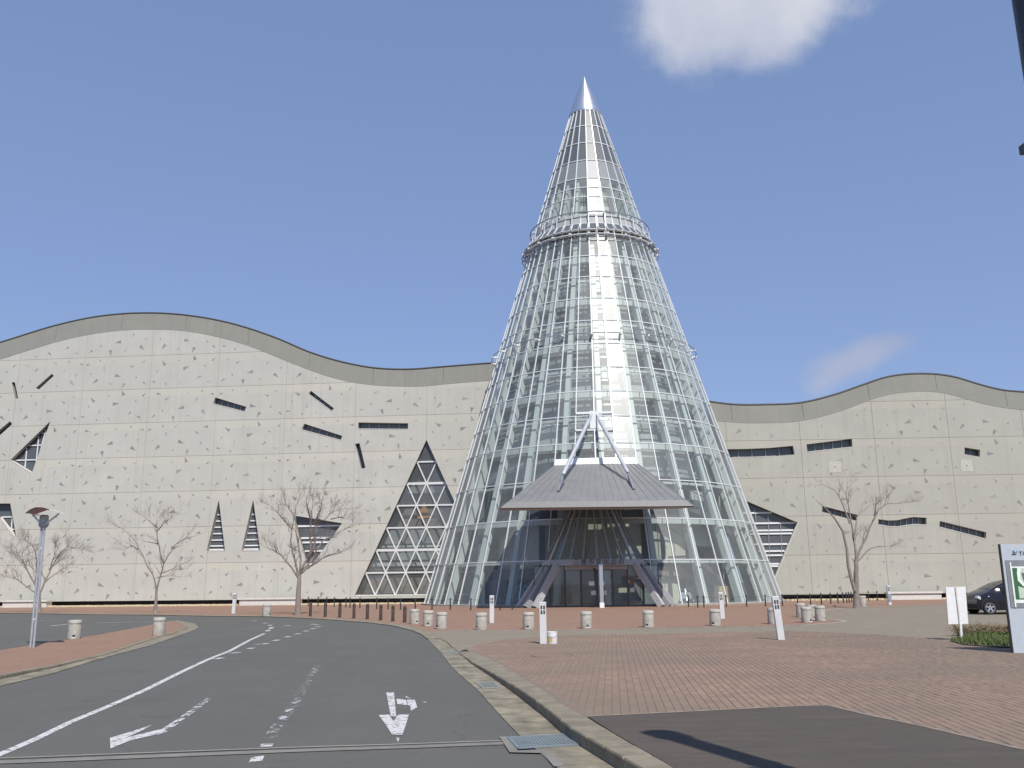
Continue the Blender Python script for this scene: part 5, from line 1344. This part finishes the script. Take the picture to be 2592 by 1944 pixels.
# paint can
c = gp(1398, 1630); r = empty('paint_can', c, 'white paint can with torn label beside a light pillar', 'paint can')
MB().lathe([(.135, 0), (.14, .01), (.14, .30), (.146, .305), (.146, .325), (.138, .325), (.132, .29), (.01, .29)], 20, c, True, False).build('body', 'can_white', r, True)
mb = MB(); n = 8
vs = []
for k in range(n + 1):
    a = radians(200 + 70 * k / n); vs += [c + Vector((.1415 * cos(a), .1415 * sin(a), .06)), c + Vector((.1415 * cos(a), .1415 * sin(a), .17))]
mb.add(vs, [(2 * k, 2 * k + 2, 2 * k + 3, 2 * k + 1) for k in range(n)]).build('label_print', 'can_label', r)
mb = MB(); mb.tube([c + Vector((.147 * cos(a), .147 * sin(a), .28 - .10 * sin(a - pi))) for a in np.linspace(pi, 2 * pi, 12)], .005, 4); mb.build('handle', 'steel_grey', r)
# tall street lamp on the island: twin legs, curved hood
c = gp(*RL((258, 1386))); hL = px_h(RL((258, 1386)), RL((352, 430)))
r = empty('street_lamp', c, 'tall street lamp with twin silver legs and a curved brown hood on the island', 'street lamp')
fpt = lambda q, dy=0: atY(*RL(q), c.y + dy)
for a, b_ in (((243, 1386), (335, 415)), ((268, 1386), (358, 415))):
    t_ = MB(); t_.tube([fpt(a) - Vector((0, 0, .05)), fpt(b_)], [.036, .032], 10); t_.build('leg', 'lamp_steel', r, True)
for y in (590, 1160): MB().bar(fpt((325 if y < 900 else 268, y)), fpt((350 if y < 900 else 285, y)), .03, .05).build('brace', 'mullion_alu', r)
tc_ = fpt((350, 400)); MB().lathe([(.10, -.10), (.14, -.02), (.14, .04), (.10, .06)], 14, tc_).build('collar', 'lamp_steel', r, True)
for a in ((262, 325), (470, 318)):
    for dy in (-.12, .12): MB().bar(fpt((345, 415), dy * .5), fpt(a, dy), .035, .045).build('arm', 'mullion_alu', r)
lz = fpt((352, 365)); MB().lathe([(.105, -.18), (.12, -.12), (.12, .10), (.09, .14)], 14, lz).build('lamp_body', 'bench_white', r, True)
for k in range(6): MB().lathe([(.128, -.13 + .045 * k), (.128, -.115 + .045 * k)], 14, lz).build('louvre', 'bench_white', r)
hood = [(203, 310), (240, 282), (285, 265), (340, 266), (395, 282)]; mb = MB(); vs = []
for q in hood:
    for dy, dz in ((-.42, 0), (.42, 0), (.42, -.035), (-.42, -.035)): vs.append(fpt(q, dy) + Vector((0, 0, dz)))
fs = []
for i in range(len(hood) - 1):
    for k in range(4): fs.append((i * 4 + k, (i + 1) * 4 + k, (i + 1) * 4 + (k + 1) % 4, i * 4 + (k + 1) % 4))
fs += [(0, 1, 2, 3), tuple(len(hood) * 4 - 4 + k for k in (3, 2, 1, 0))]
mb.add(vs, fs).build('hood', 'lamp_hood', r)
gl_ = [(392, 284), (440, 288), (485, 300), (520, 320)]; mb = MB(); vs = []
for q in gl_:
    for dy, dz in ((-.42, 0), (.42, 0), (.42, -.02), (-.42, -.02)): vs.append(fpt(q, dy) + Vector((0, 0, dz)))
fs = []
for i in range(len(gl_) - 1):
    for k in range(4): fs.append((i * 4 + k, (i + 1) * 4 + k, (i + 1) * 4 + (k + 1) % 4, i * 4 + (k + 1) % 4))
fs += [(0, 1, 2, 3), tuple(len(gl_) * 4 - 4 + k for k in (3, 2, 1, 0))]
mb.add(vs, fs).build('pale_hood', 'bench_white', r)
# the plate that lies over it, lower side edge
mb = MB(); mb.add([fpt((203, 310), -.42), fpt((275, 325), -.42), fpt((395, 282), -.42), fpt((285, 268), -.42)], [(0, 1, 2, 3)]); mb.build('hood_side', 'lamp_hood', r)
# dark column lamp close by on the right, only its edge is in view; its shadow falls on the dark paving
cpz = Vector((3.45, 5.24, 0)); r = empty('dark_column_lamp', cpz, 'dark metal lamp column at the right edge of the picture', 'street lamp')
MB().lathe([(.19, 0), (.19, .05), (.13, .08), (.135, 3.9), (.14, 4.45), (.16, 4.47), (.16, 4.56), (.145, 4.58), (.15, 5.6), (.15, 6.4)], 20, cpz).build('shaft', 'black_paint', r, True)
lz_ = atY(2588, 377, 5.24).z
MB().lathe([(.15, lz_ - .03), (.15, lz_ + .03)], 16, cpz).build('clamp', 'steel_dark', r, True); MB().box((atY(2586, 377, 5.24).x + .04, 5.24, lz_), (.08, .06, .055)).build('clamp_lug', 'steel_dark', r)
MB().lathe([(.15, 6.4), (.20, 6.45), (.20, 6.85), (.10, 6.95)], 20, cpz).build('lamp_head', 'black_paint', r, True)

# ------------------------------------------------------------------ sign, information board, shrub bed
c = gp(2434, 1621); r = empty('sign_board', c, 'blank white sign board on a white pole, seen from behind', 'sign')
Ys = c.y; sp = lambda px, py, dy=0: atY(px, py, Ys + dy)
P = [sp(2394, 1486), sp(2444, 1485), sp(2451, 1579), sp(2401, 1580)]
MB().add(P + [p + Vector((0, .03, 0)) for p in P], [(3, 2, 1, 0), (4, 5, 6, 7), (0, 1, 5, 4), (1, 2, 6, 5), (2, 3, 7, 6), (3, 0, 4, 7)]).build('board', 'white_paint', r)
MB().bar(c - Vector((0, 0, .02)), sp(2431, 1578, -.02), .055, .055, (0, 1, 0)).build('pole', 'white_paint', r); MB().bar(sp(2430, 1580, -.02), sp(2419, 1486, -.02), .035, .03, (0, 1, 0)).build('stiffener', 'bench_white', r)
# information board: tall bluish grey panel with a map
c = gp(2567, 1654); r = empty('information_board', c, 'tall blue-grey information board with a green site map', 'information board')
BX, BY, BZ = c.x, c.y, c.z; e_ = Vector((1, .02, 0)).normalized(); bw, bh = 1.75, 2.38
bp = lambda u, z, d=0: Vector((BX, BY, BZ)) + e_ * u + Vector((0, -d, z))
MB().box(bp(bw / 2, bh / 2, -.045), (bw, .07, bh), Matrix.Rotation(.02, 3, 'Z')).build('slab', 'board_grey', r)
MB().box(bp(-.010, bh / 2, -.045), (.022, .074, bh + .004), Matrix.Rotation(.02, 3, 'Z')).build('edge_strip', 'frame_dark', r)
def flat(name, u0, u1, z0, z1, d, mat, parent=r): return MB().box(bp((u0 + u1) / 2, (z0 + z1) / 2, d), (u1 - u0, .008, z1 - z0), Matrix.Rotation(.02, 3, 'Z')).build(name, mat, parent)
flat('map_field', .06, 1.68, .98, 2.02, .000, 'board_mid')
mp_ = flat('map_frame', .16, 1.6, 1.08, 1.88, .004, 'map_white'); flat('map_rail', .145, .175, .99, 1.97, .014, 'map_white')
mg = flat('map_ground', .19, 1.55, 1.16, 1.85, .010, 'map_green')
def mpoly(name, pts, d, mat): return MB().prism(pts, lambda u, v, dd: bp(u, v, dd), d, d - .004).build(name, mat, mp_)
mpoly('map_park', [(.34, 1.85), (1.55, 1.85), (1.55, 1.20), (.27, 1.18), (.27, 1.45), (.62, 1.33), (.40, 1.48), (.30, 1.58), (.29, 1.72)], .0175, 'map_pale')
mpoly('map_road', [(.30, 1.85), (.38, 1.85), (.35, 1.74), (.34, 1.60), (.42, 1.50), (.66, 1.38), (.64, 1.34), (.38, 1.45), (.28, 1.57), (.28, 1.73)], .0215, 'map_white')
mpoly('map_building', [(.38, 1.74), (.44, 1.73), (.455, 1.76), (.47, 1.73), (.60, 1.725), (.80, 1.71), (1.5, 1.68), (1.5, 1.52), (.43, 1.53), (.40, 1.64)], .0255, 'map_grey'); mpoly('map_water', [(.44, 1.525), (1.5, 1.515), (1.5, 1.44), (.60, 1.47)], .0255, 'map_blue')
lg = MB().prism([(.225, 2.165), (.345, 2.165), (.325, 2.145), (.245, 2.145)], lambda u, v, dd: bp(u, v, dd), .004, 0).build('boat_logo', 'print_dark', r)
MB().prism([(.265, 2.18), (.265, 2.25), (.305, 2.185)], lambda u, v, dd: bp(u, v, dd), .004, 0).build('sail', 'print_dark', lg); MB().prism([(.315, 2.205), (.345, 2.225), (.385, 2.235), (.365, 2.205), (.345, 2.19)], lambda u, v, dd: bp(u, v, dd), .004, 0).build('swash', 'logo_blue', lg)
def text_mesh(body, size, name, parent, loc, mat, rot=(radians(90), 0, .02), shear=0.0):
    cu = bpy.data.curves.new(name, 'FONT'); cu.body = body; cu.size = size; cu.shear = shear; cu.extrude = .002
    to = bpy.data.objects.new('tmp_text', cu); col.objects.link(to); bpy.context.view_layer.update()
    me = bpy.data.meshes.new_from_object(to.evaluated_get(bpy.context.evaluated_depsgraph_get())); bpy.data.objects.remove(to)
    me.materials.clear(); me.materials.append(MATS[mat]); o = bpy.data.objects.new(name, me); col.objects.link(o); o.parent = parent; o.location = Vector(loc) - parent_origin(parent); o.rotation_euler = rot
    return o
text_mesh('TAKUMA', .125, 'lettering', r, bp(.385, 2.135, .006), 'print_dark', shear=.2)
# shrub bed behind the board: soil, grass and a row of low reddish shrubs
random.seed(8)
cb = gp(2510, 1628); soil = MB(); bed_l = G([(2404, 1624), (2440, 1634), (2520, 1640), (2640, 1646), (2700, 1620), (2600, 1606), (2470, 1606)])
sheet('shrub_bed', bed_l, z_plaza, .03, 'soil', None)
gb = MB()
for _ in range(5200):
    x = random.uniform(min(p[0] for p in bed_l), max(p[0] for p in bed_l)); y = random.uniform(min(p[1] for p in bed_l), max(p[1] for p in bed_l))
    if not inside((x, y), bed_l): continue
    h = random.uniform(.06, .17); a = random.uniform(0, 6.3); w_ = random.uniform(.008, .016); l_ = Vector((random.gauss(0, .06), random.gauss(0, .06), h)); s_ = Vector((cos(a) * w_, sin(a) * w_, 0)); p = Vector((x, y, z_plaza(x, y) + .02))
    gb.add([p - s_, p + s_, p + l_ * .6 + s_ * .6, p + l_, p + l_ * .6 - s_ * .6], [(0, 1, 2, 3, 4)])
tag(gb.build('grass', 'grass_blade', None, False, False), 'green grass growing in the shrub bed behind the information board', 'grass', kind='stuff')
for k, (px, py) in enumerate([(2432, 1610), (2462, 1609), (2490, 1608), (2520, 1609), (2548, 1610), (2580, 1611), (2612, 1612)]):
    b_ = gp(px, py); rr = empty('low_shrub', b_, ['low reddish shrub at the foot of the white sign pole', 'low reddish shrub second from the white sign pole', 'low reddish shrub third from the white sign pole', 'low reddish shrub fourth from the white sign pole', 'low reddish shrub fifth from the white sign pole', 'low reddish shrub beside the information board edge', 'low reddish shrub behind the information board'][k], 'shrub', 'low reddish shrubs in the bed')
    stm = MB(); lf = MB()
    for _ in range(46):
        a = random.uniform(0, 6.3); q = random.uniform(.05, .48); tip = b_ + Vector((cos(a) * q, sin(a) * q, random.uniform(.20, .40) - q * .2)); mid = b_.lerp(tip, .5) + Vector((0, 0, .05))
        stm.tube([b_ + Vector((cos(a) * .05, sin(a) * .05, 0)), mid, tip], [.006, .005, .003], 3, False)
        for _ in range(14):
            t = random.uniform(.35, 1.05); p = b_.lerp(tip, t) + Vector((random.gauss(0, .03), random.gauss(0, .03), random.gauss(0, .03))); u_ = Vector((random.gauss(0, 1), random.gauss(0, 1), random.gauss(0, 1))).normalized(); v_ = u_.orthogonal().normalized(); z_ = random.uniform(.018, .034)
            lf.add([p - u_ * z_, p + v_ * z_ * .5, p + u_ * z_, p - v_ * z_ * .5], [(0, 1, 2, 3)])
    stm.build('stems', 'twig', rr, False, False); lf.build('foliage', 'shrub_leaf', rr, False, False)

# ------------------------------------------------------------------ the dark car on the forecourt (nose to the left)
wf = gp(2507, 1556); r = empty('parked_car', wf, 'dark navy hatchback parked behind the information board', 'car')
def cpnt(x, y, z): return wf + Vector((x, y, z))           # x back along the car from the front wheel, y across from the near side
WHB, WR_, CW = 2.55, .305, 1.66
prof = [  # x, sill height, shoulder height, roof height
    (-.52, .30, .54, .56), (-.48, .22, .68, .71), (-.32, .20, .80, .86), (-.05, .19, .86, .99), (.25, .19, .89, 1.11), (.55, .19, .92, 1.26), (.95, .19, .94, 1.43), (1.4, .19, .95, 1.53), (1.9, .19, .96, 1.56), (2.5, .19, .96, 1.54), (2.95, .20, .96, 1.45), (3.2, .26, .95, 1.22), (3.3, .34, .80, .95)]
def ring_at(x, zs, zh, zr):
    w = CW / 2; nose = 1 - .16 * max(0, (-.1 - x) / .42) ** 2 - .08 * max(0, (x - 2.9) / .4); w *= nose; cab = zr - zh
    tum = w * (1 - .22 * min(1, cab / .55))
    P = [(-w * .96, zs), (-w, (zs + zh) / 2), (-w * .985, zh), (-tum, zh + cab * .82), (-tum * .86, zr), (0, zr + .02), (tum * .86, zr), (tum, zh + cab * .82), (w * .985, zh), (w, (zs + zh) / 2), (w * .96, zs)]
    return [cpnt(x, w_ + CW / 2 - .08, z) for w_, z in P]
rings = [ring_at(*p) for p in prof]; mb = MB(); n = 11
mb.add([q for R_ in rings for q in R_], [(i * n + k, (i + 1) * n + k, (i + 1) * n + (k + 1) % n, i * n + (k + 1) % n) for i in range(len(rings) - 1) for k in range(n)] + [tuple(range(n - 1, -1, -1)), tuple((len(rings) - 1) * n + k for k in range(n))])
body = mb.build('body', 'car_paint', r, True)
# side glass and windscreen lie just proud of the body
def rp_(i, k, t=0.0): return rings[i][k]
for (i0, i1) in ((5, 6), (6, 7), (7, 8), (8, 9), (9, 10)):
    off = Vector((0, -.006, .004))
    a, b_ = rp_(i0, 2).lerp(rp_(i0, 3), .08 if i0 > 5 else .3), rp_(i1, 2).lerp(rp_(i1, 3), .08); c_, d_ = rp_(i1, 2).lerp(rp_(i1, 3), .95), rp_(i0, 2).lerp(rp_(i0, 3), .95)
    MB().add([a + off, b_ + off, c_ + off, d_ + off], [(0, 1, 2, 3)]).build('side_window', 'car_glass', r)
off = Vector((-.006, 0, .008))
for i in (4, 5): MB().add([rp_(i, 4) + off, rp_(i, 5) + off, rp_(i, 6) + off, rp_(i + 1, 6) + off, rp_(i + 1, 5) + off, rp_(i + 1, 4) + off], [(0, 1, 4, 5), (1, 2, 3, 4)]).build('windscreen', 'car_glass', r)
for x in (0, WHB):
    for yy in (.02, CW - .16 + .0):
        w_ = MB(); cw = cpnt(x, yy, WR_)
        vs = []; prof_t = [(WR_ * .68, -.09), (WR_ * .95, -.095), (WR_, -.06), (WR_, .06), (WR_ * .95, .095), (WR_ * .68, .09)]
        for rad, dy in prof_t: vs += [cw + Vector((rad * cos(2 * pi * k / 24), dy, rad * sin(2 * pi * k / 24))) for k in range(24)]
        w_.add(vs, [(i * 24 + k, i * 24 + (k + 1) % 24, (i + 1) * 24 + (k + 1) % 24, (i + 1) * 24 + k) for i in range(5) for k in range(24)])
        wheel = w_.build('wheel', 'tyre', r, True); s = -1 if yy < .5 else 1
        rm = MB(); rm.add([cw + Vector((WR_ * .70 * cos(2 * pi * k / 20), s * .045, WR_ * .70 * sin(2 * pi * k / 20))) for k in range(20)], [tuple(range(20))]); rm.build('hub_disc', 'frame_dark', wheel)
        sp_ = MB()
        for k in range(5): a = 2 * pi * k / 5 + .3; sp_.bar(cw + Vector((0, s * .075, 0)), cw + Vector((WR_ * .66 * cos(a), s * .085, WR_ * .66 * sin(a))), .075, .02, (0, 1, 0))
        sp_.tube([cw + Vector((WR_ * .67 * cos(a), s * .085, WR_ * .67 * sin(a))) for a in np.linspace(0, 2 * pi, 25)[:-1]], .018, 6, False, True); sp_.build('rim', 'rim', wheel)
        ar = MB(); ar.tube([cpnt(x, yy - .072 * (1 if s < 0 else -1), WR_) + Vector((.37 * cos(a), 0, .37 * sin(a))) for a in np.linspace(-.15, pi + .15, 18)], .035, 6); ar.build('wheel_arch', 'tyre', r, True)
for yy in (.10, CW - .26): MB().box(cpnt(-.40, yy, .74), (.18, .24, .12), Matrix.Rotation(.5, 3, 'Y')).build('headlight', 'lamp_glass', r)
MB().box(cpnt(-.02, -.078, .80), (.07, .012, .035)).build('side_repeater', 'lamp_glass', r); MB().box(cpnt(.78, -.16, 1.02), (.12, .18, .13)).build('mirror', 'car_paint', r)
MB().box(cpnt(1.6, -.088, .80), (.18, .03, .03)).build('door_handle', 'car_paint', r); MB().box(cpnt(-.49, CW / 2 - .08, .36), (.08, 1.3, .18)).build('bumper', 'tyre', r)
for x in (.72, 1.72): MB().bar(cpnt(x, -.083, .28), cpnt(x + .02, -.075, .90), .012, .006, (0, 1, 0)).build('door_seam', 'tyre', r)
for yy in (.3, CW - .45): MB().box(cpnt(3.27, yy, .86), (.1, .2, .2)).build('tail_lamp', 'rust', r)
# ------------------------------------------------------------------ things seen inside the tower behind the glass
c = Vector((16.6, 63.9, .25)); c = cp(radians(40), .25, -2.0); c.z = .25
rr = empty('wooden_cabinet', c, 'pale wooden cabinet behind the glass right of the entrance', 'cabinet')
MB().box(c + Vector((0, 0, .55)), (.95, .5, 1.1), Matrix.Rotation(.5, 3, 'Z')).build('carcass', 'wood_box', rr)
for s in (-1, 1): MB().box(c + Matrix.Rotation(.5, 3, 'Z') @ Vector((s * .235, -.255, .55)), (.45, .02, 1.0), Matrix.Rotation(.5, 3, 'Z')).build('door', 'wood_box', rr)
c = cp(radians(-33), .25, -2.2); c.z = .25; rr = empty('potted_plant', c, 'green potted plant behind the glass left of the entrance', 'plant')
MB().lathe([(.14, 0), (.20, .35), (.18, .35), (.01, .33)], 14, c, True, False).build('pot', 'bench_white', rr, True)
MB().tube([c + Vector((0, 0, .3)), c + Vector((.03, 0, 1.2))], .02, 5).build('stem', 'bark', rr)
lf = MB(); random.seed(5)
for _ in range(160):
    p = c + Vector((random.gauss(0, .26), random.gauss(0, .26), 1.5 + random.gauss(0, .26))); u_ = Vector((random.gauss(0, 1), random.gauss(0, 1), random.gauss(0, 1))).normalized(); v_ = u_.orthogonal(); lf.add([p - u_ * .09, p + v_ * .03, p + u_ * .09, p - v_ * .03], [(0, 1, 2, 3)])
lf.build('foliage', 'grass_blade', rr, False, False)
for k, (az, dr, lab) in enumerate(((22, -1.8, 'folded blue pushchair just right of the entrance behind the glass'), (26, -2.2, 'second blue pushchair behind the glass next to the cabinet'))):
    c = cp(radians(az), .25, dr); c.z = .25; rr = empty('pushchair', c, lab, 'pushchair', 'pushchairs behind the glass')
    f_ = MB()
    for sx in (-.2, .2): f_.bar(c + Vector((sx, -.3, .1)), c + Vector((sx, .25, .95)), .03, .03); f_.bar(c + Vector((sx, .3, .1)), c + Vector((sx, -.15, .6)), .03, .03)
    f_.bar(c + Vector((-.2, .25, .95)), c + Vector((.2, .25, .95)), .03, .03); f_.build('frame', 'alu', rr)
    MB().box(c + Vector((0, 0, .5)), (.38, .12, .5), Matrix.Rotation(-.6, 3, 'X')).build('seat', 'interior_blue', rr)
    for sx in (-.22, .22):
        for sy in (-.3, .3): MB().tube([c + Vector((sx - .02, sy, .1)), c + Vector((sx + .02, sy, .1))], .1, 10).build('wheel', 'tyre', rr)
